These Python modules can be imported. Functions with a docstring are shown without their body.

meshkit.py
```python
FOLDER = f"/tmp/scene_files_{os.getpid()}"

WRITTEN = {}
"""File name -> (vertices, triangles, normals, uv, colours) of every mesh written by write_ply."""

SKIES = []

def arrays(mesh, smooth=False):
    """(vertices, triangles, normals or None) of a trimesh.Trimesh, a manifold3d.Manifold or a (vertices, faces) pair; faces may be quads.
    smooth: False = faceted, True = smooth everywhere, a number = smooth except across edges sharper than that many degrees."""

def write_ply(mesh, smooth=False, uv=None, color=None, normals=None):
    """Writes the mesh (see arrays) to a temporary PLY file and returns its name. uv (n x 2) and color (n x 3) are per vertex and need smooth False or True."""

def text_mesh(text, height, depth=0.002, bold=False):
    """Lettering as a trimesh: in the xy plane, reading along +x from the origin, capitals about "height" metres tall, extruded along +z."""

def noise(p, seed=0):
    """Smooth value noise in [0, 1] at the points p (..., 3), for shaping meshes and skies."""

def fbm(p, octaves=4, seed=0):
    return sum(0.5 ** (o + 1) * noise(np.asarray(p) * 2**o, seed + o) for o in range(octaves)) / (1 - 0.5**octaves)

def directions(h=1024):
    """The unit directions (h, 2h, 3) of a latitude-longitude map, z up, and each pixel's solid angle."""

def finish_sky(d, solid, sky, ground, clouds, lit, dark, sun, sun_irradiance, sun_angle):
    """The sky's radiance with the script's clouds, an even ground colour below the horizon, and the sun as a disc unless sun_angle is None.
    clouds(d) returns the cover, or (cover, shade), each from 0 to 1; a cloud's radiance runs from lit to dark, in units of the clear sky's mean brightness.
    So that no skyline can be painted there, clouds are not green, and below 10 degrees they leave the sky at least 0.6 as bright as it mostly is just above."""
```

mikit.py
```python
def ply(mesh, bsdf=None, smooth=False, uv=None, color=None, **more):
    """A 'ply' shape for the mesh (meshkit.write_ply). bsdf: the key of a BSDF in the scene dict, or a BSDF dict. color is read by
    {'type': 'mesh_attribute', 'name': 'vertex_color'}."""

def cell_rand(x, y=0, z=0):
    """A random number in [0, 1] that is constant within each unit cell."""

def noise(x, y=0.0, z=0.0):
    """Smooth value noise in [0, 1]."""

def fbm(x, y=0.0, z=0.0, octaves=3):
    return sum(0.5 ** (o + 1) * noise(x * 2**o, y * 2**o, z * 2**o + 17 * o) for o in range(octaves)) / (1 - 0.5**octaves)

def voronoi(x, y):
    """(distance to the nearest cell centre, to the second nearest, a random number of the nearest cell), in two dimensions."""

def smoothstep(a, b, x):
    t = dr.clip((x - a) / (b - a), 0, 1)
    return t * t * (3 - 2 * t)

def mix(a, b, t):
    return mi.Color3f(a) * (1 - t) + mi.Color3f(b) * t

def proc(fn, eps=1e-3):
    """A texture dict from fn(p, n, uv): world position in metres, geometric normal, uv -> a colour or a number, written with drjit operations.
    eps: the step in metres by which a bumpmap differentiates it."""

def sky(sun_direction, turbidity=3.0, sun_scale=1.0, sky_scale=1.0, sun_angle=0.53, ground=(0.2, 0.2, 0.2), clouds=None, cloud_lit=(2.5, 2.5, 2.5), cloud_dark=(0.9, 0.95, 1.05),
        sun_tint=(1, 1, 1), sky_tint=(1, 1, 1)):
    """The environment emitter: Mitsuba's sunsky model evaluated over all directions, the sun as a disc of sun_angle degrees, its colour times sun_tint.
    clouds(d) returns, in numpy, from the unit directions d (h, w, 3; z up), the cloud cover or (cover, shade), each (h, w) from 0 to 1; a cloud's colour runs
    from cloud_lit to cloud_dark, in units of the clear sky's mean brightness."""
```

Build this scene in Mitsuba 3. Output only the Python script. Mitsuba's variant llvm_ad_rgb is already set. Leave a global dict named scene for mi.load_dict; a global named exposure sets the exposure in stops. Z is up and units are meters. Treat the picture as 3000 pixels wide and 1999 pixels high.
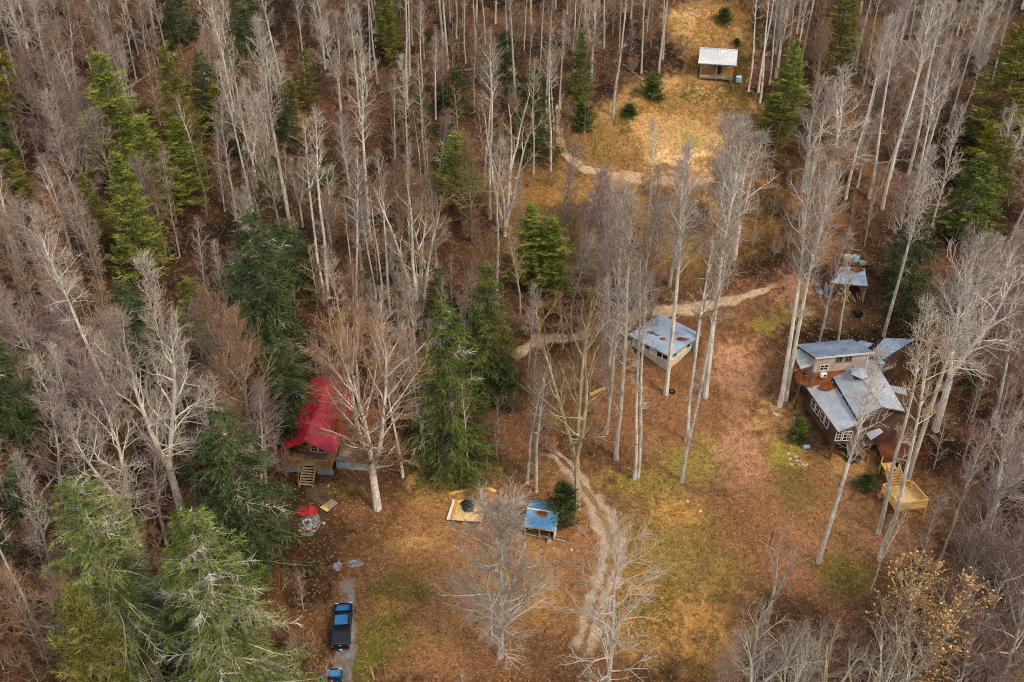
import math, random
import numpy as np
import trimesh
import manifold3d as m3
import drjit as dr
import mitsuba as mi
import mikit
from mikit import noise, fbm, cell_rand, voronoi, smoothstep, mix, proc

scene, labels = {}, {}
T4 = mi.ScalarTransform4f

# ------------------------------------------------------------------ camera, sky, exposure
CAM_H, PITCH, FOC = 90.0, math.radians(35.0), 3000.0          # focal length in photo pixels (photo 3000 wide)
FWD = np.array([0, math.cos(PITCH), -math.sin(PITCH)])
RGT = np.array([1.0, 0, 0])
UPV = np.cross(RGT, FWD)
EYE = np.array([0, 0, CAM_H])
scene['camera'] = {'type': 'perspective', 'fov': math.degrees(2 * math.atan(1500 / FOC)), 'fov_axis': 'x',
                   'near_clip': 1.0, 'far_clip': 2000.0,
                   'to_world': T4().look_at(origin=EYE.tolist(), target=(EYE + FWD).tolist(), up=[0, 0, 1])}
exposure = 2.75
scene['sky'] = mikit.sky((0.50, -0.42, 0.72), turbidity=3, sun_scale=0.30, sky_scale=1.0, sun_angle=15,
                         clouds=lambda d: 1.0, cloud_lit=(1.45, 1.46, 1.50), cloud_dark=(1.0, 1.0, 1.05),
                         sun_tint=(1.0, 0.94, 0.84))


# ------------------------------------------------------------------ terrain height and pixel helpers
def gz(x, y):
    t = (np.asarray(y, float) - 100) / 12
    return .34 * 12 * np.where(t > 30, t, np.log1p(np.exp(np.minimum(t, 30)))) + 0 * np.asarray(x, float)


def ray(px, py):
    return FWD + RGT * (px - 1500) / FOC + UPV * (999.5 - py) / FOC


def G(px, py):
    """ground point under a photo pixel"""
    d = ray(px, py)
    lo, hi = 20.0, 900.0
    for _ in range(50):
        m = (lo + hi) / 2
        p = EYE + d * m
        if p[2] > gz(p[0], p[1]):
            lo = m
        else:
            hi = m
    p = EYE + d * lo
    p[2] = gz(p[0], p[1])
    return p


def P(px, py, z):
    d = ray(px, py)
    return EYE + d * ((z - CAM_H) / d[2])


def proj(p):
    q = np.asarray(p, float) - EYE
    c = q @ FWD
    return np.array([1500 + FOC * (q @ RGT) / c, 999.5 - FOC * (q @ UPV) / c, c])


def top_z(gx, gy, py):
    v = (999.5 - py) / FOC
    s, c = math.sin(PITCH), math.cos(PITCH)
    return CAM_H + gy * (v * c - s) / (c + v * s)


# ------------------------------------------------------------------ scene book-keeping
used = {}


def numbered(name):
    k = used.get(name, -1) + 1
    used[name] = k
    return name if k == 0 else f'{name}_{k:03d}'


def tag(key, label=None, cat=None, group=None, kind=None):
    d = labels.setdefault(key, {})
    for a, b in (('label', label), ('category', cat), ('group', group), ('kind', kind)):
        if b:
            d[a] = b
    return key


def thing(name, label, cat, group=None):
    return tag(numbered(name), label, cat, group)


def put(parent, name, mesh, mat, smooth=False, label=None, kind=None):
    key = numbered(f'{parent}__{name}' if parent else name)
    if isinstance(mesh, MB):
        mesh = mesh.mesh()
    scene[key] = mikit.ply(mesh, mat, smooth=smooth)
    if label or kind:
        tag(key, label, None, None, kind)
    return key


def solo(name, mesh, mat, label, cat, group=None, smooth=False, kind=None):
    key = put(None, name, mesh, mat, smooth)
    return tag(key, label, cat, group, kind)


def struct(name, mesh, mat, smooth=False):
    return tag(put(None, name, mesh, mat, smooth), kind='structure')


# ------------------------------------------------------------------ mesh builder
BOXF = np.array([[0, 2, 1], [0, 3, 2], [4, 5, 6], [4, 6, 7], [0, 1, 5], [0, 5, 4], [1, 2, 6], [1, 6, 5], [2, 3, 7], [2, 7, 6], [3, 0, 4], [3, 4, 7]])


def nrm(v):
    v = np.asarray(v, float)
    return v / (np.linalg.norm(v, axis=-1, keepdims=True) + 1e-12)


class MB:
    def __init__(s, loc=(0, 0, 0), yaw=0.0):
        s.v, s.f, s.n = [], [], 0
        c, q = math.cos(yaw), math.sin(yaw)
        s.R = np.array([[c, -q, 0], [q, c, 0], [0, 0, 1.0]])
        s.loc = np.asarray(loc, float)

    def like(s):
        m = MB(s.loc)
        m.R = s.R
        return m

    def W(s, p):
        return np.asarray(p, float) @ s.R.T + s.loc

    def add(s, v, f):
        v = np.asarray(v, float)
        s.v.append(v @ s.R.T + s.loc)
        s.f.append(np.asarray(f, int) + s.n)
        s.n += len(v)
        return s

    def addm(s, m):
        if hasattr(m, 'to_mesh'):
            k = m.to_mesh()
            return s.add(k.vert_properties[:, :3], k.tri_verts)
        return s.add(m.vertices, m.faces)

    def box(s, x0, x1, y0, y1, z0, z1):
        v = [[x0, y0, z0], [x1, y0, z0], [x1, y1, z0], [x0, y1, z0], [x0, y0, z1], [x1, y0, z1], [x1, y1, z1], [x0, y1, z1]]
        return s.add(v, BOXF)

    def slab(s, pts, t):
        """planar polygon (counter-clockwise from outside) thickened inwards by t"""
        p = np.asarray(pts, float)
        n = nrm(np.cross(p[1] - p[0], p[2] - p[0]))
        k = len(p)
        v = np.vstack([p, p - n * t])
        f = [[0, i, i + 1] for i in range(1, k - 1)] + [[k, k + i + 1, k + i] for i in range(1, k - 1)]
        for i in range(k):
            j = (i + 1) % k
            f += [[i, k + i, k + j], [i, k + j, j]]
        return s.add(v, f)

    def beam(s, p, q, w, h, up=(0, 0, 1)):
        p, q = np.asarray(p, float), np.asarray(q, float)
        d = nrm(q - p)
        u = np.cross(d, up)
        if np.linalg.norm(u) < 1e-3:
            u = np.cross(d, [1, 0, 0])
        u = nrm(u)
        n = np.cross(u, d)
        a, b = u * w / 2, n * h / 2
        v = [p - a - b, p + a - b, p + a + b, p - a + b, q - a - b, q + a - b, q + a + b, q - a + b]
        return s.add(v, BOXF[:, ::-1])

    def tube(s, p, q, r0, r1=None, n=8, cap=True):
        r1 = r0 if r1 is None else r1
        v, f = tubes(np.array([p], float), np.array([q], float), np.array([r0]), np.array([r1]), n)
        k = len(v)
        if cap:
            v = np.vstack([v, [p], [q]])
            f = np.vstack([f, [[k, (i + 1) % n, i] for i in range(n)], [[k + 1, n + i, n + (i + 1) % n] for i in range(n)]])
        return s.add(v, f)

    def mesh(s):
        return np.vstack(s.v), np.vstack(s.f)


def tubes(p0, p1, r0, r1, n):
    """separate n-sided tapered tubes, vectorised"""
    p0, p1 = np.asarray(p0, float), np.asarray(p1, float)
    d = nrm(p1 - p0)
    a = np.cross(d, np.where(np.abs(d[:, 2:3]) < .9, [0, 0, 1.0], [1.0, 0, 0]))
    a = nrm(a)
    b = np.cross(d, a)
    t = np.arange(n) * 2 * np.pi / n
    ring = np.cos(t)[None, :, None] * a[:, None] + np.sin(t)[None, :, None] * b[:, None]
    v = np.concatenate([p0[:, None] + ring * np.asarray(r0)[:, None, None], p1[:, None] + ring * np.asarray(r1)[:, None, None]], 1)
    i = np.arange(n)
    j = (i + 1) % n
    f = np.vstack([np.stack([i, j, n + j], 1), np.stack([i, n + j, n + i], 1)])
    return v.reshape(-1, 3), (f[None] + (np.arange(len(p0)) * 2 * n)[:, None, None]).reshape(-1, 3)


def spikes(p0, p1, r0, n=3):
    """thin twigs: n-sided pyramids ending in a point"""
    p0, p1 = np.asarray(p0, float), np.asarray(p1, float)
    d = nrm(p1 - p0)
    a = nrm(np.cross(d, np.where(np.abs(d[:, 2:3]) < .9, [0, 0, 1.0], [1.0, 0, 0])))
    b = np.cross(d, a)
    t = np.arange(n) * 2 * np.pi / n
    ring = np.cos(t)[None, :, None] * a[:, None] + np.sin(t)[None, :, None] * b[:, None]
    v = np.concatenate([p0[:, None] + ring * np.asarray(r0)[:, None, None], p1[:, None]], 1)
    i = np.arange(n)
    f = np.stack([i, (i + 1) % n, np.full(n, n)], 1)
    return v.reshape(-1, 3), (f[None] + (np.arange(len(p0)) * (n + 1))[:, None, None]).reshape(-1, 3)


def join(*ms):
    vs, fs, n = [], [], 0
    for v, f in ms:
        if len(v):
            vs.append(v)
            fs.append(np.asarray(f) + n)
            n += len(v)
    return np.vstack(vs), np.vstack(fs)


# ------------------------------------------------------------------ materials
def C(r, g, b):
    return mi.Color3f(r, g, b)


def mat(key, fn, rough=.85, spec=.25, two=True, bump=None, **more):
    base = {'type': 'rgb', 'value': list(fn)} if isinstance(fn, (tuple, list)) else proc(fn)
    b = {'type': 'principled', 'base_color': base, 'roughness': rough, 'specular': spec, **more}
    if bump:
        b = {'type': 'bumpmap', 'arbitrary': proc(bump[0], eps=bump[2] if len(bump) > 2 else .02), 'scale': bump[1], 'bsdf': b}
    scene[key] = {'type': 'twosided', 'bsdf': b} if two else b
    return key


def diffuse(key, fn):
    base = {'type': 'rgb', 'value': list(fn)} if isinstance(fn, (tuple, list)) else proc(fn)
    scene[key] = {'type': 'twosided', 'bsdf': {'type': 'diffuse', 'reflectance': base}}
    return key


def vary(a, b, s, s2=None, grain=0.0):
    """colour between a and b by world noise at scale s (1/m), with fine grain"""
    def fn(p, n, uv):
        t = smoothstep(.25, .75, fbm(p.x * s, p.y * s, p.z * s, 2))
        c = mix(a, b, t)
        if grain:
            g = s2 or 9.0
            c = c * (1 - grain + 2 * grain * noise(p.x * g, p.y * g, p.z * g))
        return c
    return fn


# bark of bare trees, streaked and blotched
def bark(a, b):
    def fn(p, n, uv):
        t = .55 * fbm(p.x * 3.1, p.y * 3.1, p.z * .7, 2) + .45 * noise(p.x * .09 + 7, p.y * .09, 3.0)
        c = mix(a, b, smoothstep(.3, .7, t))
        return c * (.7 + .6 * noise(p.x * 8, p.y * 8, p.z * 5))
    return fn


diffuse('pale_bark', bark((.42, .395, .35), (.75, .72, .66)))
diffuse('grey_bark', bark((.24, .22, .19), (.50, .465, .415)))
diffuse('yellow_bark', bark((.36, .31, .19), (.66, .60, .42)))
diffuse('lichen_bark', bark((.34, .36, .29), (.62, .65, .55)))
diffuse('twig_grey', vary((.29, .25, .22), (.50, .455, .41), .07))
diffuse('twig_tan', vary((.24, .165, .095), (.40, .305, .195), .07))
diffuse('twig_red', vary((.235, .140, .090), (.37, .245, .17), .06))
diffuse('twig_purple', vary((.215, .155, .145), (.37, .295, .285), .06))
diffuse('rust_leaf', vary((.26, .10, .035), (.48, .24, .09), .8))
diffuse('gold_leaf', vary((.46, .26, .10), (.66, .44, .20), .9))
diffuse('conifer_bark', bark((.10, .075, .055), (.24, .19, .15)))
diffuse('dead_bark', bark((.28, .26, .22), (.60, .58, .52)))


def needle(key, a, b):
    diffuse(key, vary(a, b, .75, 5.0, .35))


needle('needle_hemlock', (.050, .085, .020), (.165, .210, .060))
needle('needle_dark', (.026, .054, .024), (.100, .140, .058))
needle('needle_grey', (.065, .098, .022), (.225, .265, .095))
needle('needle_yellow', (.110, .120, .010), (.270, .260, .035))
needle('needle_bright', (.120, .160, .030), (.300, .335, .085))
needle('needle_olive', (.105, .115, .026), (.255, .245, .075))

# ------------------------------------------------------------------ ground
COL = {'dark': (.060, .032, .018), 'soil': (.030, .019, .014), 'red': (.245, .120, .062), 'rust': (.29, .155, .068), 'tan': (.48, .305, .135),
       'straw': (.46, .28, .108), 'sand': (.70, .47, .23), 'green': (.115, .115, .022), 'moss': (.26, .235, .04), 'olive': (.25, .175, .050), 'pink': (.43, .225, .14),
       'ochre': (.38, .215, .068)}
PATCH = [  # photo px centre, half sizes, colour, strength
    (1500, 1700, 700, 420, 'rust', .75), (2250, 1450, 420, 420, 'rust', .6), (2000, 1150, 420, 260, 'rust', .5), (1930, 620, 360, 180, 'ochre', .8), (1800, 720, 300, 150, 'olive', .75), (1560, 560, 160, 90, 'ochre', .5),
    (1960, 400, 330, 130, 'tan', .95), (2090, 95, 130, 120, 'straw', .9), (2000, 270, 180, 80, 'straw', .9), (1850, 330, 150, 70, 'straw', .8),
    (1745, 425, 85, 45, 'green', .75), (1960, 300, 60, 18, 'green', .5), (2020, 405, 40, 40, 'moss', .8), (1990, 470, 130, 32, 'sand', .75), (2080, 45, 70, 25, 'sand', .7),
    (2140, 180, 60, 22, 'sand', .8), (2060, 265, 80, 16, 'sand', .7), (1990, 530, 200, 30, 'pink', .7), (2180, 490, 90, 60, 'rust', .8), (2400, 640, 110, 220, 'rust', .7),
    (2510, 420, 90, 200, 'rust', .6), (2560, 120, 60, 120, 'rust', .7), (1700, 330, 60, 120, 'rust', .6),
    (2200, 900, 130, 90, 'red', .7), (2330, 830, 110, 60, 'pink', .6), (2230, 950, 50, 35, 'moss', .5), (2330, 920, 90, 35, 'olive', .5),
    (1880, 1200, 280, 190, 'red', .6), (1500, 1250, 200, 140, 'red', .5), (1990, 1330, 150, 110, 'rust', .7), (1890, 1410, 120, 60, 'moss', .55), (2010, 1370, 60, 60, 'moss', .5), (2100, 1330, 70, 70, 'moss', .5),
    (2165, 1130, 85, 170, 'pink', .9), (2180, 1330, 80, 150, 'pink', .8), (2260, 1230, 80, 100, 'straw', .65), (2290, 1330, 60, 55, 'moss', .8), (2330, 1430, 70, 80, 'green', .6),
    (2230, 1500, 70, 90, 'red', .8), (2330, 1640, 90, 90, 'red', .7), (2450, 1500, 110, 80, 'rust', .5), (2700, 1500, 170, 100, 'rust', .6), (2640, 1600, 120, 60, 'pink', .5),
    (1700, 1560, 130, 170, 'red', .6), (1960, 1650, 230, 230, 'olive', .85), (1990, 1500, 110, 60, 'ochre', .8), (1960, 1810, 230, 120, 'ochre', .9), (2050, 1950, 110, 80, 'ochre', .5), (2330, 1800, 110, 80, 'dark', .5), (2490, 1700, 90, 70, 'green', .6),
    (1290, 1440, 150, 75, 'straw', .7), (1330, 1385, 60, 30, 'green', .5), (1250, 1560, 170, 90, 'rust', .85), (1215, 1590, 70, 30, 'straw', .6), (1090, 1560, 110, 80, 'dark', .4), (1480, 1600, 200, 70, 'rust', .6),
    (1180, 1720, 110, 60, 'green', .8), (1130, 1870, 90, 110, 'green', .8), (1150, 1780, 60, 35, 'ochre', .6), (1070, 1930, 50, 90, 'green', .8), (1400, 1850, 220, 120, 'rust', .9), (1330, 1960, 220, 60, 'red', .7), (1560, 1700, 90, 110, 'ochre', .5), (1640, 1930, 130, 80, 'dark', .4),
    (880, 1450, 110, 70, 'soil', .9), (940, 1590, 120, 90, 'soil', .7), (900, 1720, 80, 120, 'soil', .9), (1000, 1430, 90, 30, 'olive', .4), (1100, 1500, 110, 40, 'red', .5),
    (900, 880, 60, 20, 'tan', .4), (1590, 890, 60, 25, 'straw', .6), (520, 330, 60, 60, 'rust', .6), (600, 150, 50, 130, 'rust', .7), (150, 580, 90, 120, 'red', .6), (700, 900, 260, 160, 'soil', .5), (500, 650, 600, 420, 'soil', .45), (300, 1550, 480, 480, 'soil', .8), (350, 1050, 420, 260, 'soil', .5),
    (2480, 1360, 90, 40, 'straw', .6), (2320, 1190, 40, 40, 'straw', .6),
]


def patch_world():
    out = []
    for px, py, rx, ry, c, k in PATCH:
        g = G(px, py)
        a, b = G(px - rx, py), G(px + rx, py)
        u, d = G(px, py - ry), G(px, py + ry)
        out.append((g[0], (u[1] + d[1]) / 2, abs(b[0] - a[0]) / 2, abs(u[1] - d[1]) / 2, COL[c], k))
    return out


PW = patch_world()


def litter_speckle(p, c):
    """dead leaves lying on the soil: single leaves lighter or darker than the rest"""
    va, vb, s1 = voronoi(p.x * 6.5, p.y * 6.5)
    s2 = noise(p.x * 2.3, p.y * 2.3, 5.0)
    c = c * (.50 + .55 * s1 + .45 * s2)
    c = mix(c, C(.50, .31, .17), .40 * smoothstep(.93, .97, s1))
    return mix(c, C(.02, .013, .009), .45 * (1 - smoothstep(.03, .10, s1)))


def ground_col(p, n=None, uv=None):
    w = fbm(p.x * .11, p.y * .11, 2.0, 3)
    c = mix(C(.026, .016, .012), C(.095, .050, .029), smoothstep(.3, .7, fbm(p.x * .16, p.y * .16, 9.0, 3)))
    dx = 1.5 * (fbm(p.x * .20, p.y * .20, 4.0, 4) - .5)
    fine = .7 * (noise(p.x * 1.4, p.y * 1.4, 8.0) - .5)
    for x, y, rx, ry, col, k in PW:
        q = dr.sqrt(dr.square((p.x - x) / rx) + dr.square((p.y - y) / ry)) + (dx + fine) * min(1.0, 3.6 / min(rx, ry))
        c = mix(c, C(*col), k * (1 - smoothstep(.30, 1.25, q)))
    c = c * (.78 + .44 * w)
    return litter_speckle(p, c)


def ground_bump(p, n, uv):
    return .6 * noise(p.x * 3.3, p.y * 3.3, 1.0) + .4 * noise(p.x * 8, p.y * 8, 2.0)


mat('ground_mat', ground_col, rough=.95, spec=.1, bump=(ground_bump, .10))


def grid_mesh(x0, x1, y0, y1, step):
    xs, ys = np.arange(x0, x1 + .01, step), np.arange(y0, y1 + .01, step)
    X, Y = np.meshgrid(xs, ys)
    v = np.stack([X, Y, gz(X, Y)], -1).reshape(-1, 3)
    k = len(xs)
    i = (np.arange(len(ys) - 1)[:, None] * k + np.arange(k - 1)).reshape(-1)
    return v, np.vstack([np.stack([i, i + 1, i + k + 1], 1), np.stack([i, i + k + 1, i + k], 1)])


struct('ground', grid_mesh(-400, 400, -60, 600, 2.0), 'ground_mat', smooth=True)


# ------------------------------------------------------------------ tracks, drives and gravel, as sheets just above the ground
def catmull(pts, step=.6):
    pts = np.asarray(pts, float)
    pts = np.vstack([2 * pts[0] - pts[1], pts, 2 * pts[-1] - pts[-2]])
    out = []
    for i in range(1, len(pts) - 2):
        a, b, c, d = pts[i - 1:i + 3]
        n = max(2, int(np.linalg.norm(c - b) / step))
        t = (np.arange(n) / n)[:, None]
        out.append(.5 * (2 * b + (c - a) * t + (2 * a - 5 * b + 4 * c - d) * t ** 2 + (3 * b - a - 3 * c + d) * t ** 3))
    out.append(pts[-2][None])
    return np.vstack(out)


def ribbon(pix, width, seed=0, lift=.03, nx=8, rag=.35):
    r = np.random.default_rng(seed)
    c = catmull([G(*q)[:2] for q in pix])
    t = nrm(np.gradient(c, axis=0))
    side = np.stack([-t[:, 1], t[:, 0]], 1)
    w = np.interp(np.linspace(0, 1, len(c)), np.linspace(0, 1, len(width)), width) if hasattr(width, '__len__') else np.full(len(c), width)
    jl = np.convolve(r.normal(0, rag, len(c)), np.ones(3) / 3, 'same')
    jr = np.convolve(r.normal(0, rag, len(c)), np.ones(3) / 3, 'same')
    s = np.linspace(-1, 1, nx)
    off = np.where(s[None] < 0, s[None] * (w / 2 + jl)[:, None], s[None] * (w / 2 + jr)[:, None])
    xy = c[:, None] + side[:, None] * off[..., None]
    v = np.concatenate([xy, (gz(xy[..., 0], xy[..., 1]) + lift)[..., None]], -1).reshape(-1, 3)
    i = (np.arange(len(c) - 1)[:, None] * nx + np.arange(nx - 1)).reshape(-1)
    f = np.vstack([np.stack([i, i + nx, i + nx + 1], 1), np.stack([i, i + nx + 1, i + 1], 1)])
    uv = np.stack([np.tile(s, len(c)), np.repeat(np.minimum(np.arange(len(c)), np.arange(len(c))[::-1]) * .6, nx)], 1)
    return (v, f[:, ::-1]), uv


def road_fn(a, b, rut=True, cover=.3):
    def fn(p, n, uv):
        c = mix(C(*a), C(*b), fbm(p.x * .8, p.y * .8, 3.0, 3)) * (.7 + .6 * noise(p.x * 6, p.y * 6, 2.0))
        e = dr.abs(uv.x)
        leaf = smoothstep(.50, .98, e + .8 * (fbm(p.x * .7, p.y * .7, 1.0, 3) - .5))
        leaf = dr.maximum(leaf, 1 - smoothstep(.2, 3.5, uv.y + 2.5 * (noise(p.x * .8, p.y * .8, 5.0) - .5)))
        if rut:
            leaf = dr.maximum(leaf, .85 * (1 - smoothstep(.08, .32, e + .35 * (noise(p.x * 1.1, p.y * 1.1) - .5))))
        leaf = dr.clip(leaf + (smoothstep(.55, .8, fbm(p.x * .45, p.y * .45, 6.0, 3)) * cover), 0, 1)
        return mix(c, ground_col(p), leaf)
    return fn


mat('dirt_mat', road_fn((.30, .24, .18), (.47, .39, .31)), .95, .1, bump=(ground_bump, .06))
mat('sand_mat', road_fn((.36, .265, .175), (.52, .405, .27), False, .55), .95, .1, bump=(ground_bump, .06))
mat('gravel_mat', road_fn((.10, .10, .115), (.26, .27, .31), False, .45), .9, .2, bump=(ground_bump, .09))
mat('greydirt_mat', road_fn((.085, .065, .05), (.16, .125, .10), False, .5), .95, .1)


def road(name, pix, width, m, seed, **k):
    me, uv = ribbon(pix, width, seed, **k)
    key = numbered(name)
    scene[key] = mikit.ply(me, m, smooth=True, uv=uv)
    tag(key, kind='structure')


road('dirt_road', [(1590, 1310), (1650, 1350), (1705, 1420), (1762, 1510), (1790, 1590), (1783, 1670), (1748, 1760), (1722, 1850), (1695, 1935)], [1.8, 2.7, 3.7, 4.0, 3.7, 3.0], 'dirt_mat', 1, nx=14)
road('dirt_road', [(1490, 1075), (1530, 1025), (1600, 995), (1700, 985), (1800, 940), (1900, 915), (2020, 905), (2110, 888), (2190, 866), (2285, 838)], [1.8, 2.2, 1.8, 2.3, 3.0, 1.9, 1.0], 'sand_mat', 2, nx=12)
road('field_trail', [(1655, 250), (1635, 340), (1648, 430), (1690, 480), (1760, 505), (1880, 525), (2010, 535), (2130, 520), (2230, 500)], [1.0, 1.4, 2.4, 1.9, 1.4], 'sand_mat', 3, nx=12)
road('gravel_driveway', [(1022, 1690), (1020, 1730), (1016, 1780), (1010, 1850), (1006, 1930), (1000, 2060)], [2.2, 2.7, 2.8, 2.9], 'gravel_mat', 4, nx=12)
road('footpath', [(892, 1405), (915, 1432), (950, 1458), (985, 1482)], [1.7, 2.4, 2.2], 'greydirt_mat', 5, nx=10)


def pad(name, px, py, rx, ry, m, seed, lift=.035):
    """ragged round patch of loose stone; rx, ry in metres"""
    g = G(px, py)
    r = np.random.default_rng(seed)
    k, rings = 40, 6
    a = np.arange(k) * 2 * np.pi / k
    rag = 1 + .22 * np.sin(3 * a + r.uniform(0, 6)) * r.uniform(.4, 1) + r.normal(0, .07, k)
    v, uv = [[g[0], g[1]]], [[0, 9.0]]
    for q in range(1, rings + 1):
        for i in range(k):
            v.append([g[0] + rx * rag[i] * math.cos(a[i]) * q / rings, g[1] + ry * rag[i] * math.sin(a[i]) * q / rings])
            uv.append([q / rings, 9.0])
    v = np.array(v)
    v = np.column_stack([v, gz(v[:, 0], v[:, 1]) + lift])
    f = [[0, 1 + i, 1 + (i + 1) % k] for i in range(k)]
    for q in range(rings - 1):
        for i in range(k):
            A, B = 1 + q * k + i, 1 + q * k + (i + 1) % k
            f += [[A, A + k, B + k], [A, B + k, B]]
    key = numbered(name)
    scene[key] = mikit.ply((v, np.array(f)), m, smooth=True, uv=np.array(uv))
    tag(key, kind='structure')
    return g


diffuse('gravel_stone', lambda p, n, uv: mix(C(.10, .10, .12), C(.42, .44, .50), cell_rand(p.x * 5, p.y * 5, p.z * 3)))


def pebbles(n, cx, cy, rx, ry, seed, lo=.03, hi=.09):
    r = np.random.default_rng(seed)
    a, q = r.uniform(0, 6.283, n), np.sqrt(r.uniform(0, 1, n))
    x, y = cx + rx * q * np.cos(a), cy + ry * q * np.sin(a)
    ico = trimesh.creation.icosahedron()
    s = r.uniform(lo, hi, (n, 1)) * r.uniform(.6, 1.2, (n, 3))
    v = ico.vertices[None] * s[:, None] + np.stack([x, y, gz(x, y) + .04], 1)[:, None]
    return v.reshape(-1, 3), (ico.faces[None] + (np.arange(n) * 12)[:, None, None]).reshape(-1, 3)


pit = pad('gravel_pad', 907, 1536, 1.30, 1.95, 'gravel_mat', 11)
pad('gravel_patch', 1040, 1652, .95, .62, 'gravel_mat', 12)
pad('gravel_patch', 988, 1660, .6, .8, 'gravel_mat', 13)
pv = [pebbles(900, pit[0], pit[1], 1.25, 1.9, 1), pebbles(260, G(1040, 1652)[0], G(1040, 1652)[1], .9, .55, 2), pebbles(120, G(988, 1660)[0], G(988, 1660)[1], .5, .7, 3)]
solo('loose_gravel', join(*pv), 'gravel_stone', 'loose blue grey gravel stones lying around the fire pit and driveway end', 'gravel', kind='stuff')

# ------------------------------------------------------------------ trees
class Segs:
    def __init__(s):
        s.d = {}

    def line(s, pts, rad, n):
        for i in range(len(pts) - 1):
            s.d.setdefault(n, []).append((pts[i], pts[i + 1], rad[i], rad[i + 1]))

    def mesh(s):
        ms = []
        for n, L in s.d.items():
            a = np.array([q[0] for q in L]), np.array([q[1] for q in L]), np.array([q[2] for q in L]), np.array([q[3] for q in L])
            ms.append(spikes(a[0], a[1], a[2], 3) if n == 0 else tubes(*a, n))
        return join(*ms)


def limb(r, p, d, L, k, wob, up):
    pts = [np.asarray(p, float)]
    d = np.asarray(d, float)
    for _ in range(k):
        d = nrm(d + r.normal(0, wob, 3) + np.array([0, 0, up]))
        pts.append(pts[-1] + d * L / k)
    return np.array(pts)


def perp(r, d):
    a = nrm(np.cross(d, r.normal(0, 1, 3)))
    return a


def at(pts, s):
    q = s * (len(pts) - 1)
    i = min(int(q), len(pts) - 2)
    return pts[i] + (pts[i + 1] - pts[i]) * (q - i), nrm(pts[i + 1] - pts[i])


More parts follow.
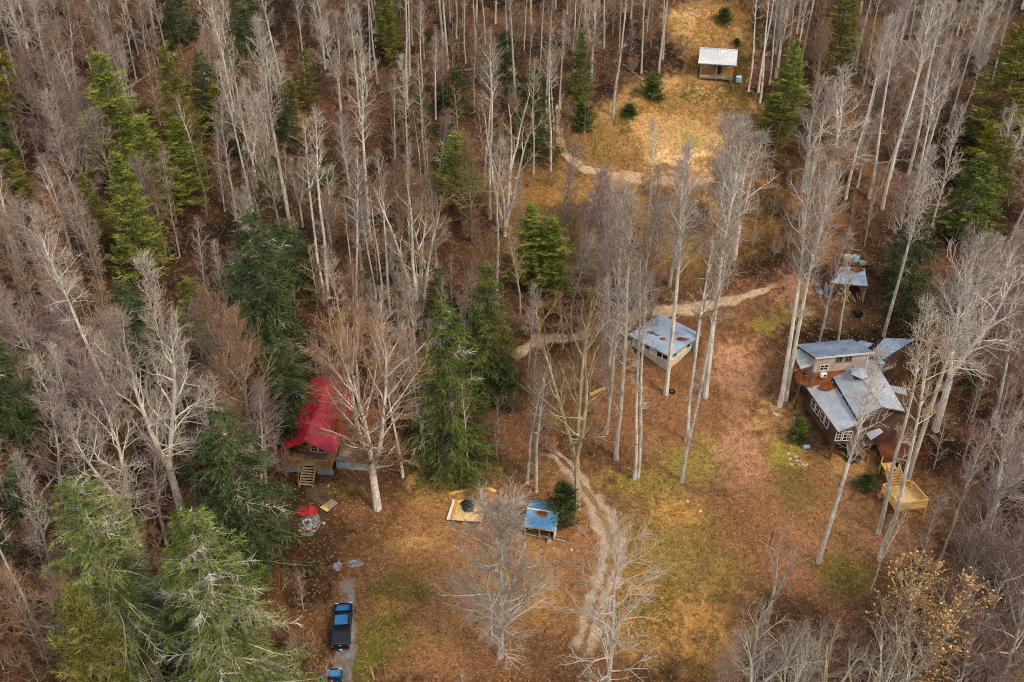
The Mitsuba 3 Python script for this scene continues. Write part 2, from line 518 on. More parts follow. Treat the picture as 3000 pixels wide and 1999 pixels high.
def bare_tree(seed, H=24, r0=.26, c0=.5, spread=4.0, el=(35, 70), n1=26, n2=7, n3=7, stems=1, fork=.06, lean=.16, twig=1.0, tr=.0195, up=.10, wob=.16, bend=.02, leaf=0, stub=5, shape='ovate', leafs=.16):
    n3 = max(2, round(n3 * .72))
    r = np.random.default_rng(seed)
    trunk, crown, leaves = Segs(), Segs(), []
    roots = []
    if stems > 1:
        base = limb(r, (0, 0, -.6), (0, 0, 1), H * fork + .6, 3, .02, .05)
        trunk.line(base, [r0 * 1.35, r0 * 1.15, r0 * 1.05, r0], 8)
        for s in range(stems):
            a = 6.283 * s / stems + r.uniform(-.5, .5)
            q = r.uniform(.7, 1.2) * lean
            hh = H * (1 - fork) * r.uniform(.86, 1.0)
            roots.append((limb(r, base[-1], (math.cos(a) * q, math.sin(a) * q, 1), hh, 11, bend + .02, .05), r0 * r.uniform(.62, .8)))
    else:
        pts = limb(r, (0, 0, -.6), (0, 0, 1), H + .6, 13, bend, .05)
        roots.append((pts, r0))
    tips = []
    for pts, rr in roots:
        k = len(pts)
        rad = rr * (1 - np.linspace(0, 1, k)) ** .85 + .025
        if stems == 1:
            rad[0] *= 1.2
        trunk.line(pts, rad, 7)
        m = max(6, n1 // len(roots))
        cc = c0 if stems == 1 else max(.02, (c0 - fork) / (1 - fork))
        az = r.uniform(0, 6.28)
        for j in range(m + stub):
            if j < m:
                u = (j + r.uniform(0, 1)) / m
                t = cc + (1 - cc) * u * .985
                L = spread * {'ovate': (.62 + 1.1 * u) * (1 - u) ** .62 + .10, 'vase': .35 + .75 * math.sin(math.pi * (.12 + .72 * u)), 'cone': (1 - u) ** .8 + .12}[shape] * r.uniform(.7, 1.2)
                e = math.radians(el[0] + (el[1] - el[0]) * u + r.normal(0, 9))
            else:
                t, L, e, u = r.uniform(.12, max(.2, cc)), spread * r.uniform(.12, .4), math.radians(r.uniform(-5, 40)), 0
            az += 2.4 + r.uniform(-.5, .5)
            p, d0 = at(pts, t)
            if stems > 1:      # stems of a clump branch outwards
                out = math.atan2(p[1], p[0])
                if r.random() < .55:
                    az = out + r.normal(0, .9)
            d = np.array([math.cos(az) * math.cos(e), math.sin(az) * math.cos(e), math.sin(e)])
            br = limb(r, p, d, L, 4, wob, up)
            b0 = min(.45 * rr * (1 - t) ** .6 + .012, .022 * L + .012)
            trunk.line(br, b0 * np.array([1, .72, .5, .34, .2]) + .008, 4)
            if L > .6:
                tips.append((br[-1], nrm(br[-1] - br[-2]), L))
            if j >= m and r.random() < .5:
                continue
            for q in range(n2):
                s = .22 + .74 * (q + r.uniform(0, 1)) / n2
                p2, d2 = at(br, s)
                L2 = L * (.52 - .26 * s) * r.uniform(.6, 1.25) + .35
                d3 = nrm(d2 * .75 + perp(r, d2) * .8 + np.array([0, 0, .22]))
                b2 = limb(r, p2, d3, L2, 2, wob, up)
                crown.line(b2, [b0 * .40 + .009, b0 * .30 + .007, .010], 3)
                for w in range(n3):
                    s3 = .25 + .75 * (w + r.uniform(0, 1)) / n3
                    p3, d4 = at(b2, s3)
                    d5 = nrm(d4 * .8 + perp(r, d4) * .75 + np.array([0, 0, .25]))
                    e3 = p3 + d5 * twig * r.uniform(.45, 1.15)
                    crown.line([p3, e3], [tr, 0], 0)
                    if leaf and r.random() < leaf:
                        leaves.append(p3 + (e3 - p3) * r.uniform(.3, 1))
        # leading shoots
        for q in range(8):
            p2, d2 = at(pts, r.uniform(.9, 1))
            e3 = p2 + nrm(d2 + r.normal(0, .35, 3)) * twig * r.uniform(.6, 1.3)
            crown.line([p2, e3], [tr, 0], 0)
    for p, d, L in tips:
        for q in range(4):
            e3 = p + nrm(d + r.normal(0, .45, 3)) * twig * r.uniform(.6, 1.2)
            crown.line([p, e3], [tr, 0], 0)
    out = {'trunk': trunk.mesh(), 'crown': crown.mesh()}
    if leaves:
        out['leaves'] = leaf_quads(np.array(leaves), r, leafs)
    return out


def leaf_quads(c, r, s):
    n = len(c)
    a = nrm(r.normal(0, 1, (n, 3)))
    b = nrm(np.cross(a, r.normal(0, 1, (n, 3))))
    k = s * r.uniform(.6, 1.3, (n, 1))
    v = np.stack([c - a * k * .5, c + b * k * .35, c + a * k * .6, c - b * k * .35], 1).reshape(-1, 3)
    i = (np.arange(n) * 4)[:, None]
    return v, np.vstack([i + [0, 1, 2], i + [0, 2, 3]])


def needle_tris(p, d, length, width, r):
    n = len(p)
    side = nrm(np.cross(d, nrm(r.normal(0, 1, (n, 3)))))
    w = (width * r.uniform(.6, 1.3, n))[:, None]
    L = (length * r.uniform(.6, 1.35, n))[:, None]
    v = np.stack([p - side * w * .5, p + side * w * .5, p + d * L], 1).reshape(-1, 3)
    return v, np.arange(3 * n).reshape(-1, 3)


def conifer(seed, H=18, r0=.25, c0=.06, rad=4.0, power=.75, levels=34, per=6, el=(-8, 45), droop=-.10, clumps=9, tris=8, nl=.62, nw=.13, hang=.35, bare=0.0, gap=.20, fluff=.5, flat=.5):
    r = np.random.default_rng(seed)
    trunk, nd = Segs(), []
    deadw = Segs()
    pts = limb(r, (0, 0, -.6), (0, 0, 1), H + .6, 10, .012, .05)
    trunk.line(pts, r0 * (1 - np.linspace(0, 1, 11)) ** .9 + .02, 7)
    P0, D0, S0 = [], [], []
    az = 0
    for lv in range(levels):
        u = (lv + r.uniform(0, .8)) / levels
        t = c0 + (1 - c0) * u
        env = rad * ((1 - u) ** power) * (1.0 if u > .12 else .72 + 2.3 * u) + .25
        for b in range(per if u < .85 else max(3, per - 2)):
            if r.random() < gap:
                continue
            az += 2.4 + r.uniform(-.6, .6)
            L = env * r.uniform(.50, 1.25)
            e = math.radians(el[0] + (el[1] - el[0]) * u + r.normal(0, 8))
            p, _ = at(pts, min(t + r.uniform(-.01, .01), .995))
            br = limb(r, p, (math.cos(az) * math.cos(e), math.sin(az) * math.cos(e), math.sin(e)), L, 4, .10, droop)
            trunk.line(br, (.016 * L + .012) * np.array([1, .75, .5, .3, .12]), 3)
            isbare = r.random() < bare
            k = max(3, int(clumps * L / rad + 2))
            for q in range(k):
                s = .16 + .86 * (q + r.uniform(0, 1)) / k
                pp, dd = at(br, min(s, 1.0))
                sd = nrm(np.cross(dd, [0, 0, 1.0])) * (1 if q % 2 else -1)
                d = nrm(dd * .75 + sd * r.uniform(.3, .9) + np.array([0, 0, -hang * r.uniform(.2, 1)]) + r.normal(0, .12, 3))
                sl = min(L * .34, 1.25) * r.uniform(.55, 1.2) * (1.05 - .5 * s) + .25
                if isbare:
                    for w in range(3):
                        deadw.line([pp, pp + nrm(d + r.normal(0, .5, 3)) * sl * 1.2], [.026, 0], 0)
                    if r.random() < .6:
                        continue
                P0.append(pp)
                D0.append(d)
                S0.append(sl)
    P0, D0, S0 = np.array(P0), np.array(D0), np.array(S0)
    n = len(P0)
    P1, D1, S1 = np.repeat(P0, tris, 0), np.repeat(D0, tris, 0), np.repeat(S0, tris)
    f = r.uniform(0, 1, (n * tris, 1))
    pos = P1 + D1 * S1[:, None] * f + r.normal(0, .05, (n * tris, 3))
    off = r.normal(0, 1, (n * tris, 3)) * [1, 1, flat]
    dirs = nrm(D1 + off * fluff + np.array([0, 0, -hang * .4]))
    out = {'trunk': trunk.mesh(), 'foliage': needle_tris(pos, dirs, nl, nw, r)}
    if deadw.d:
        out['dead_branches'] = deadw.mesh()
    return out


PROTO = {}     # key -> (group id, H, crown radius)


def proto(key, parts, mats):
    g = {'type': 'shapegroup'}
    allv = np.vstack([m[0] for m in parts.values()])
    for nm, m in parts.items():
        g[nm] = mikit.ply(m, mats[nm])
    scene['kind_' + key] = g
    rad = np.percentile(np.linalg.norm(allv[:, :2], axis=1), 97)
    PROTO[key] = ('kind_' + key, allv[:, 2].max(), rad, sum(len(m[1]) for m in parts.values()))


def tmat(trunk, crown, leaves='rust_leaf'):
    return {'trunk': trunk, 'crown': crown, 'leaves': leaves}


proto('poplar_a', bare_tree(1, 27, .225, .52, 3.3, (50, 80), 30, 6, 6), tmat('pale_bark', 'twig_grey'))
proto('poplar_b', bare_tree(2, 25, .19, .58, 2.8, (46, 78), 26, 6, 6, bend=.03), tmat('pale_bark', 'twig_grey'))
proto('poplar_c', bare_tree(3, 26, .21, .40, 3.9, (40, 76), 30, 6, 6, wob=.2), tmat('grey_bark', 'twig_grey'))
proto('slim_a', bare_tree(4, 20, .14, .45, 2.2, (48, 78), 20, 5, 5, bend=.035), tmat('pale_bark', 'twig_tan'))
proto('slim_b', bare_tree(5, 18, .13, .35, 2.4, (45, 78), 20, 5, 5, bend=.04), tmat('grey_bark', 'twig_purple'))
proto('oak_a', bare_tree(6, 20, .27, .34, 4.7, (32, 72), 28, 8, 7, wob=.24, bend=.035, twig=.9), tmat('grey_bark', 'twig_purple'))
proto('oak_b', bare_tree(7, 19, .26, .30, 4.9, (38, 76), 30, 8, 7, wob=.22, stems=2, fork=.30, lean=.28), tmat('pale_bark', 'twig_grey'))
proto('oak_y', bare_tree(8, 20, .30, .33, 4.9, (34, 72), 34, 7, 6, wob=.20, stems=3, fork=.26, lean=.30, twig=.8), tmat('yellow_bark', 'twig_tan'))
proto('maple_a', bare_tree(9, 17, .26, .20, 4.6, (40, 78), 48, 10, 10, up=.14, wob=.14, twig=1.0, stems=4, fork=.22, lean=.24, shape='vase'), tmat('pale_bark', 'twig_red'))
proto('maple_b', bare_tree(10, 17, .19, .22, 4.0, (40, 75), 32, 8, 7, up=.14, shape='vase'), tmat('grey_bark', 'twig_red'))
proto('maple_p', bare_tree(11, 16, .20, .16, 4.4, (35, 75), 34, 8, 8, up=.12, shape='vase', wob=.2), tmat('grey_bark', 'twig_purple'))
proto('twin', bare_tree(12, 22, .30, .14, 6.2, (26, 72), 54, 10, 10, stems=2, fork=.05, lean=.10, up=.07, wob=.17, twig=1.1), tmat('pale_bark', 'twig_grey'))
proto('sparse', bare_tree(21, 20, .22, .16, 5.6, (28, 66), 26, 7, 6, wob=.17, up=.08, twig=1.1), tmat('grey_bark', 'twig_grey'))
proto('vase_pale', bare_tree(22, 15, .20, .14, 4.2, (40, 74), 30, 6, 5, stems=3, fork=.16, lean=.22, up=.12, shape='vase', wob=.19), tmat('lichen_bark', 'twig_grey'))
proto('beech', bare_tree(13, 14, .16, .15, 3.4, (15, 65), 28, 7, 6, leaf=.55, wob=.2, leafs=.20), tmat('grey_bark', 'twig_red', 'rust_leaf'))
proto('golden', bare_tree(14, 15, .20, .20, 4.6, (25, 70), 40, 9, 7, leaf=.85, stems=3, fork=.12, lean=.25, wob=.2, leafs=.23), tmat('grey_bark', 'twig_tan', 'gold_leaf'))
proto('clump', bare_tree(15, 21, .24, .40, 4.5, (38, 74), 34, 7, 6, stems=5, fork=.03, lean=.13, bend=.03, wob=.22), tmat('pale_bark', 'twig_tan'))
proto('wye', bare_tree(16, 14, .24, .45, 3.4, (20, 60), 12, 4, 3, stems=2, fork=.22, lean=.30, wob=.25, stub=3), tmat('grey_bark', 'twig_purple'))
proto('pole', bare_tree(17, 25, .20, .66, 2.4, (36, 74), 18, 5, 4, stub=8, bend=.025), tmat('pale_bark', 'twig_grey'))
proto('pole_b', bare_tree(18, 22, .17, .60, 2.3, (34, 72), 18, 5, 4, stub=6, bend=.04), tmat('pale_bark', 'twig_tan'))
proto('mossy', bare_tree(19, 12, .20, .30, 2.8, (46, 78), 16, 5, 4, stems=3, fork=.1, lean=.3, wob=.28), tmat('yellow_bark', 'twig_grey'))
for q in range(3):
    proto(f'sapling_{q}', bare_tree(30 + q, 8, .055, .2, 1.7, (30, 70), 14, 4, 4, stub=0, twig=.7, tr=.018), tmat('grey_bark', ['twig_purple', 'twig_tan', 'twig_red'][q]))
proto('brush', bare_tree(34, 3.6, .05, .12, 1.7, (30, 75), 14, 5, 4, stems=5, fork=.05, lean=.5, twig=.6, tr=.016, stub=0), tmat('grey_bark', 'twig_red'))
proto('brush_leafy', bare_tree(35, 3.2, .05, .12, 1.5, (20, 70), 12, 5, 4, stems=4, fork=.05, lean=.5, twig=.6, tr=.016, stub=0, leaf=.5, leafs=.2), tmat('grey_bark', 'twig_tan', 'rust_leaf'))


def cm(n):
    return {'trunk': 'conifer_bark', 'foliage': n, 'dead_branches': 'dead_bark'}


proto('hemlock_big', conifer(40, 24, .34, .10, 5.2, .62, 42, 7, (-12, 45), -.10, 15, 16, .46, .072, .5, bare=.34, gap=.16, fluff=.6), {'trunk': 'dead_bark', 'foliage': 'needle_grey', 'dead_branches': 'dead_bark'})
proto('hemlock_big_b', conifer(41, 22, .34, .08, 5.0, .60, 42, 7, (-12, 45), -.10, 15, 16, .46, .072, .5, bare=.30, gap=.16, fluff=.6), {'trunk': 'dead_bark', 'foliage': 'needle_grey', 'dead_branches': 'dead_bark'})
proto('hemlock_green', conifer(42, 21, .30, .04, 4.6, .72, 40, 7, (-14, 45), -.10, 13, 14, .46, .080, .5, bare=.06), cm('needle_hemlock'))
proto('hemlock_dark', conifer(43, 18, .26, .05, 4.4, .70, 34, 7, (-12, 40), -.10, 11, 11, .48, .09, .5, bare=.05), cm('needle_dark'))
proto('hemlock_small', conifer(44, 11, .15, .03, 3.0, .75, 24, 6, (-8, 45), -.08, 8, 8, .5, .11, .4), cm('needle_dark'))
proto('pine_bright', conifer(45, 18, .20, .10, 2.9, .70, 30, 6, (5, 55), .05, 8, 10, .55, .10, .05, gap=.15), cm('needle_bright'))
proto('pine_tall', conifer(46, 22, .24, .30, 3.0, .55, 24, 5, (5, 50), .04, 8, 11, .58, .10, .05, gap=.25), cm('needle_bright'))
proto('pine_yellow', conifer(47, 15, .18, .12, 3.2, .62, 22, 5, (0, 50), .05, 8, 11, .6, .11, .05, gap=.28, flat=.25), cm('needle_yellow'))
proto('pine_olive', conifer(48, 19, .22, .15, 3.4, .60, 26, 6, (0, 50), .04, 8, 10, .6, .11, .1, gap=.2), cm('needle_olive'))
proto('spruce', conifer(49, 14, .18, .06, 2.5, .85, 30, 6, (-6, 40), .02, 8, 9, .42, .10, .25), cm('needle_hemlock'))
proto('cedar', conifer(50, 5.5, .12, .10, 2.3, .42, 16, 7, (5, 60), .03, 6, 10, .42, .10, .1, gap=.05), cm('needle_dark'))
proto('holly', conifer(51, 4.5, .10, .02, 2.4, .40, 16, 8, (0, 65), .03, 6, 11, .40, .12, .05, gap=.03), cm('needle_hemlock'))

TREES = []        # (key, x, y) of what stands already


def plant(kind, name, x, y, height, radius=None, label=None, cat='tree', group=None, rot=None, rng=None, key=None, kindtag=None):
    gid, h, rad, _ = PROTO[kind]
    sz = height / h
    sx = sz if radius is None else radius / rad
    k = key or numbered(name)
    rot = (rng.uniform(0, 360) if rng else (x * 37.7 + y * 91.3) % 360) if rot is None else rot
    scene[k] = {'type': 'instance', 'shapegroup': {'type': 'ref', 'id': gid},
                'to_world': T4().translate([float(x), float(y), float(gz(x, y))]).rotate([0, 0, 1], float(rot)).scale([float(sx), float(sx), float(sz)])}
    if key is None or kindtag:
        tag(k, label, cat, group, kindtag)
    for nm in scene[gid]:
        if nm in ('dead_branches', 'leaves') and key is None:
            tag(f'{k}__{nm}', kind='stuff')
    TREES.append((k, x, y, kind))
    return k


def tree(kind, name, bx, by, ty, wpx=None, label=None, h=None, rot=None, group=None, cat='tree'):
    """plant a tree whose foot is seen at photo pixel (bx, by) and whose top reaches row ty"""
    g = G(bx, by)
    if h is None:
        h = float(top_z(g[0], g[1], ty)) - g[2]
    rad = None
    if wpx:
        dist = proj(g + np.array([0, 0, h * .6]))[2]
        rad = wpx / 2 * dist / FOC
        gid_, ph, pr, _ = PROTO[kind]
        if name in ('bare_tree', 'beech_tree'):
            rad = min(rad, pr * h / ph * (1.05 if kind[:4] in ('popl', 'pole') else 1.3))
    return plant(kind, name, g[0], g[1], h, rad, label, cat, group, rot)

# ------------------------------------------------------------------ the trees that stand out, at the feet seen in the photograph
HAND = [
    # kind, name, foot x, foot y, top y, crown width px, label
    ('maple_a', 'bare_tree', 1106, 1490, 862, 330, 'broad rusty twigged bare tree in front of the red roofed cabin'),
    ('twin', 'bare_tree', 1466, 1922, 1392, 370, 'wide grey tree with two stems on the lawn below the blue roofed shed'),
    ('sparse', 'bare_tree', 1775, 2075, 1520, 330, 'bare tree at the bottom edge whose crown covers the lower dirt road'),
    ('wye', 'bare_tree', 2245, 1822, 1545, 200, 'forked bare tree with two long arms on the red leaf litter of the lower right'),
    ('oak_y', 'bare_tree', 1692, 1492, 830, 290, 'yellowish lichen covered tree with spreading forks beside the bend of the dirt road'),
    ('clump', 'bare_tree', 1232, 945, 505, 330, 'cluster of pale stems with wide crooked limbs behind the green hemlock at the centre'),
    ('slim_a', 'bare_tree', 1546, 1420, 1030, 120, 'slim pale tree, leftmost of the three trunks behind the small dark cedar'),
    ('slim_b', 'bare_tree', 1566, 1402, 1060, 130, 'slim pale tree, middle one of the three trunks behind the small dark cedar'),
    ('slim_a', 'bare_tree', 1572, 1440, 1000, 140, 'slim pale tree, rightmost of the three trunks behind the small dark cedar'),
    ('poplar_c', 'bare_tree', 1804, 1345, 560, 220, 'tall grey trunk just left of the white walled pavilion, nearer of a pair'),
    ('poplar_c', 'bare_tree', 1776, 1270, 520, 240, 'tall grey trunk left of the white walled pavilion, farther of a pair'),
    ('pole', 'bare_tree', 1858, 1404, 720, 120, 'straight white trunk in front of the pavilion, first from the left'),
    ('pole', 'bare_tree', 1868, 1398, 760, 120, 'straight white trunk in front of the pavilion, second from the left'),
    ('pole', 'bare_tree', 1998, 1412, 640, 150, 'straight white trunk in front of the right corner of the pavilion'),
    ('pole_b', 'bare_tree', 2010, 1290, 660, 130, 'thinner white trunk behind the right corner trunk of the pavilion'),
    ('poplar_a', 'bare_tree', 1950, 1155, 400, 260, 'thick pale trunk standing before the front corner of the pavilion roof'),
    ('poplar_a', 'bare_tree', 2066, 1164, 320, 300, 'thick leaning pale trunk on the slope right of the pavilion'),
    ('poplar_c', 'bare_tree', 2035, 1030, 330, 300, 'grey trunk close behind the right end of the pavilion'),
    ('oak_b', 'bare_tree', 2106, 690, 300, 230, 'bare tree with several upright stems below the open tan field'),
    ('oak_b', 'bare_tree', 2150, 760, 350, 250, 'wide bare tree right of the upright stems below the open tan field'),
    ('oak_a', 'bare_tree', 1960, 840, 480, 230, 'bare spreading tree above the pavilion beside the upper dirt road'),
    ('poplar_c', 'bare_tree', 1880, 860, 470, 220, 'grey bare tree left of the upper dirt road above the pavilion'),
    ('oak_a', 'bare_tree', 1745, 850, 520, 240, 'bare tree with fine tan crown between the yellow pines and the pavilion'),
    ('pole', 'bare_tree', 1612, 504, 60, 150, 'lone tall white trunk at the left edge of the field trail'),
    ('pole', 'bare_tree', 1796, 342, -150, 150, 'tall white trunk at the upper edge of the field'),
    ('pole', 'bare_tree', 1437, 640, 80, 150, 'tall white trunk left of the lone trunk at the field trail'),
    ('pole', 'bare_tree', 1518, 430, -110, 150, 'very straight white trunk in the woods above the centre'),
    ('clump', 'bare_tree', 1480, 690, 280, 280, 'pale tree with crooked horizontal limbs above the yellow pines'),
    ('slim_a', 'bare_tree', 1527, 968, 660, 110, 'slim dark barked sapling tree below the yellow pines'),
    ('pole', 'bare_tree', 1456, 850, 380, 120, 'straight trunk left of the yellow pines'),
    ('poplar_a', 'bare_tree', 1085, 705, 80, 170, 'tall pale trunk with bright limbs in the upper centre woods'),
    ('poplar_a', 'bare_tree', 856, 700, 20, 190, 'tallest white trunk of the upper left woods'),
    ('pole', 'bare_tree', 962, 872, 290, 130, 'white trunk above the golden brush behind the red roofed cabin'),
    ('pole_b', 'bare_tree', 948, 868, 330, 120, 'thin pale trunk close left of the white trunk behind the red roofed cabin'),
    ('slim_b', 'bare_tree', 690, 640, 260, 140, 'slim pale tree right of the green pines at the upper left'),
    ('slim_a', 'bare_tree', 602, 580, 250, 150, 'pale tree with bright branches just right of the green pines at the upper left'),
    ('poplar_b', 'bare_tree', 740, 620, 170, 150, 'pale straight tree left of the tallest white trunk of the upper left'),
    ('pole_b', 'bare_tree', 250, 420, 70, 130, 'leaning pale trunk above the green pines at the upper left'),
    ('oak_b', 'bare_tree', 95, 200, -60, 200, 'pale forked tree in the top left corner'),
    ('poplar_c', 'bare_tree', 398, 230, -60, 170, 'pale trunk with arching limbs at the upper left edge'),
    ('slim_b', 'bare_tree', 440, 215, -70, 170, 'thin pale tree right of the arching trunk at the upper left edge'),
    ('oak_b', 'bare_tree', 544, 1545, 830, 290, 'tall bare tree rising left of the dark hemlock by the red roofed cabin'),
    ('poplar_c', 'bare_tree', 556, 1370, 740, 260, 'bare tree with grey trunk behind the dark hemlock at the left'),
    ('maple_b', 'bare_tree', 748, 1345, 900, 270, 'round crowned bare tree left of the red roofed cabin'),
    ('maple_b', 'bare_tree', 690, 1240, 830, 250, 'bare tree with reddish fine twigs behind the round crowned one left of the cabin'),
    ('poplar_b', 'bare_tree', 345, 1230, 560, 230, 'long leaning pale trunk in the middle of the left woods'),
    ('oak_b', 'bare_tree', 410, 1620, 1130, 260, 'bare tree with bright bare limbs above the pale hemlock at lower left'),
    ('maple_p', 'bare_tree', 285, 1330, 990, 260, 'fine twigged bare tree in the lower left woods'),
    ('oak_a', 'bare_tree', 190, 1520, 1180, 240, 'bare tree with arching branches at the lower left edge'),
    ('poplar_c', 'bare_tree', 175, 1760, 1330, 230, 'pale forked trunk left of the pale hemlock'),
    ('pole', 'bare_tree', 110, 1850, 1400, 160, 'grey trunk leaning in at the bottom left edge'),
    ('maple_b', 'bare_tree', 260, 1990, 1640, 260, 'reddish twigged tree in the bottom left corner'),
    # right side
    ('poplar_a', 'bare_tree', 2284, 1190, 420, 250, 'pale trunk in front of the brown deck of the big house, left of the pair'),
    ('poplar_a', 'bare_tree', 2302, 1172, 440, 250, 'pale trunk in front of the brown deck of the big house, right of the pair'),
    ('poplar_a', 'bare_tree', 2398, 1647, 1010, 230, 'straight white trunk on the slope below the big house'),
    ('pole', 'bare_tree', 2573, 1562, 880, 210, 'thick grey trunk left of the new wooden deck'),
    ('pole_b', 'bare_tree', 2576, 1640, 900, 200, 'thin pale trunk leaning across the new wooden deck'),
    ('poplar_a', 'bare_tree', 2660, 1402, 640, 290, 'thickest pale trunk between the big house and the new wooden deck'),
    ('poplar_a', 'bare_tree', 2588, 985, 420, 230, 'pale trunk in front of the dark hemlocks behind the big house'),
    ('slim_b', 'bare_tree', 2395, 1015, 650, 190, 'slim bare tree behind the upper storey of the big house'),
    ('slim_a', 'bare_tree', 2455, 1005, 700, 170, 'thin bare tree between the workshop and the big house'),
    ('pole', 'bare_tree', 2545, 580, 0, 180, 'white trunk on the red leaf slope at the upper right, first from the left'),
    ('pole', 'bare_tree', 2585, 612, -40, 180, 'white trunk on the red leaf slope at the upper right, second from the left'),
    ('pole', 'bare_tree', 2608, 520, -90, 180, 'white trunk on the red leaf slope at the upper right, third from the left'),
    ('pole', 'bare_tree', 2661, 510, -120, 190, 'white trunk on the red leaf slope at the upper right, fourth from the left'),
    ('pole', 'bare_tree', 2478, 583, 40, 180, 'white trunk at the left of the red leaf slope'),
    ('pole', 'bare_tree', 2222, 270, -140, 150, 'white trunk right of the white roofed cabin, first of the group'),
    ('pole_b', 'bare_tree', 2192, 268, -100, 120, 'thin white trunk next to the blue tank of the white roofed cabin'),
    ('pole', 'bare_tree', 2226, 300, -110, 150, 'white trunk right of the white roofed cabin, second of the group'),
    ('oak_b', 'bare_tree', 2352, 560, 190, 210, 'bare tree with upright limbs right of the round pine by the cabin'),
    ('oak_b', 'bare_tree', 2420, 600, 180, 220, 'bare tree with pale limbs in the upper right woods, left of the white trunks'),
    ('maple_a', 'bare_tree', 2400, 690, 420, 260, 'many stemmed bare tree above the workshop'),
    ('poplar_c', 'bare_tree', 2700, 760, 300, 220, 'leaning grey tree left of the blue green pine at the right'),
    ('oak_a', 'bare_tree', 2960, 700, 400, 180, 'crooked bare tree at the right edge beside the blue green pine'),
    ('maple_p', 'bare_tree', 2780, 1120, 700, 300, 'fine purple twigged tree behind the right end of the big house'),
    ('oak_b', 'bare_tree', 2740, 1260, 640, 260, 'pale many limbed tree rising right of the big house'),
    ('oak_a', 'bare_tree', 2910, 1240, 700, 260, 'grey bare tree at the right edge beyond the big house'),
    ('oak_b', 'bare_tree', 2890, 1560, 1180, 260, 'bare tree with crooked limbs right of the new wooden deck'),
    ('maple_p', 'bare_tree', 2840, 1640, 1250, 170, 'dark barked bare tree right of the new wooden deck'),
    ('slim_b', 'bare_tree', 2752, 1640, 1180, 110, 'thin pole like tree just right of the new wooden deck'),
    ('slim_b', 'bare_tree', 2675, 1690, 1420, 120, 'young tree in front of the new wooden deck'),
    ('slim_a', 'bare_tree', 2550, 1740, 1450, 90, 'mossy thin stem on the dark ground in front of the deck'),
    ('maple_p', 'bare_tree', 2925, 2010, 1560, 320, 'purple grey fine twigged tree at the lower right edge'),
    ('golden', 'bare_tree', 2650, 2040, 1690, 330, 'small tree still holding golden leaves at the lower right'),
    ('mossy', 'bare_tree', 2410, 2090, 1850, 170, 'lichen covered tree top at the bottom edge, left of the golden leaved tree'),
    ('mossy', 'bare_tree', 2500, 2100, 1880, 150, 'lichen covered tree top at the bottom edge, under the golden leaved tree'),
    ('vase_pale', 'bare_tree', 2195, 2080, 1770, 240, 'pale green barked tree at the bottom edge with a round crown'),
    ('vase_pale', 'bare_tree', 2345, 2060, 1830, 150, 'small bare tree at the bottom edge right of the round crown'),
    ('maple_b', 'bare_tree', 2110, 2110, 1880, 170, 'reddish small bare tree at the bottom edge left of the round crown'),
    ('vase_pale', 'bare_tree', 2290, 2130, 1860, 190, 'pale bare tree at the bottom edge, second right of the round crown'),
    ('vase_pale', 'bare_tree', 2560, 2120, 1800, 220, 'dim fine twigged tree right below the golden leaved tree'),
    ('maple_p', 'bare_tree', 2870, 1900, 1500, 260, 'purple fine twigged tree above the lower right edge tree'),
    ('maple_p', 'bare_tree', 2985, 1800, 1380, 260, 'purple grey tree at the right edge below the deck height'),
    ('maple_b', 'bare_tree', 2720, 1930, 1720, 170, 'small reddish tree right of the golden leaved tree'),
    ('maple_p', 'bare_tree', 2790, 2060, 1800, 240, 'dim purple bare tree at the bottom edge right of the golden leaved tree'),
    # rusty leaves
    ('beech', 'beech_tree', 165, 800, 560, 170, 'small tree with rusty leaves high in the left woods'),
    ('beech', 'beech_tree', 225, 860, 680, 150, 'small tree with rusty leaves in the left woods, below another of its kind'),
    ('beech', 'beech_tree', 375, 1080, 900, 150, 'small tree with rusty leaves at the centre of the left woods'),
    ('beech', 'beech_tree', 1650, 1020, 850, 160, 'small tree with tan leaves between the upper dirt road and the lichen covered tree'),
    ('beech', 'beech_tree', 1905, 930, 760, 120, 'small tree with brown leaves above the left corner of the pavilion'),
    ('beech', 'beech_tree', 130, 660, 520, 120, 'small rusty tree at the left edge of the woods'),
    ('beech', 'beech_tree', 2390, 760, 560, 150, 'small tree with tan leaves left of the workshop'),
    ('beech', 'beech_tree', 260, 1240, 1090, 120, 'small rusty leaved tree low in the left woods above the pale hemlock'),
    ('beech', 'beech_tree', 560, 250, 120, 110, 'rusty leaved tree in the upper left woods right of the olive pine'),
    ('beech', 'beech_tree', 640, 520, 400, 100, 'small rusty leaved tree below the small yellow pine'),
    ('beech', 'beech_tree', 480, 960, 830, 120, 'small rusty leaved tree left of the dark hemlock clump'),
    ('beech', 'beech_tree', 1230, 640, 500, 110, 'small rusty leaved tree in the woods left of the leafy green pine'),
    ('beech', 'beech_tree', 930, 880, 800, 110, 'golden brown low tree behind the red roofed cabin'),
    ('beech', 'beech_tree', 2480, 700, 560, 120, 'rusty leaved tree on the slope above the workshop'),
    ('beech', 'beech_tree', 2700, 900, 740, 130, 'rusty leaved tree right of the hemlocks behind the big house'),
    ('beech', 'beech_tree', 2820, 1420, 1300, 110, 'rusty leaved tree right of the new wooden deck'),
    # conifers
    ('hemlock_big', 'hemlock_tree', 405, 1960, 1382, 385, 'pale grey green hemlock with bare lower limbs at the lower left'),
    ('hemlock_big_b', 'hemlock_tree', 725, 2110, 1462, 430, 'large grey green hemlock beside the parked vehicles'),
    ('hemlock_green', 'hemlock_tree', 640, 1960, 1480, 250, 'green topped hemlock on the left of the large one beside the vehicles'),
    ('hemlock_dark', 'hemlock_tree', 740, 1660, 1195, 330, 'dark green hemlock between the fire pit and the left woods'),
    ('pine_olive', 'hemlock_tree', 330, 2090, 1695, 230, 'yellow green hemlock at the bottom left, in front of the pale one'),
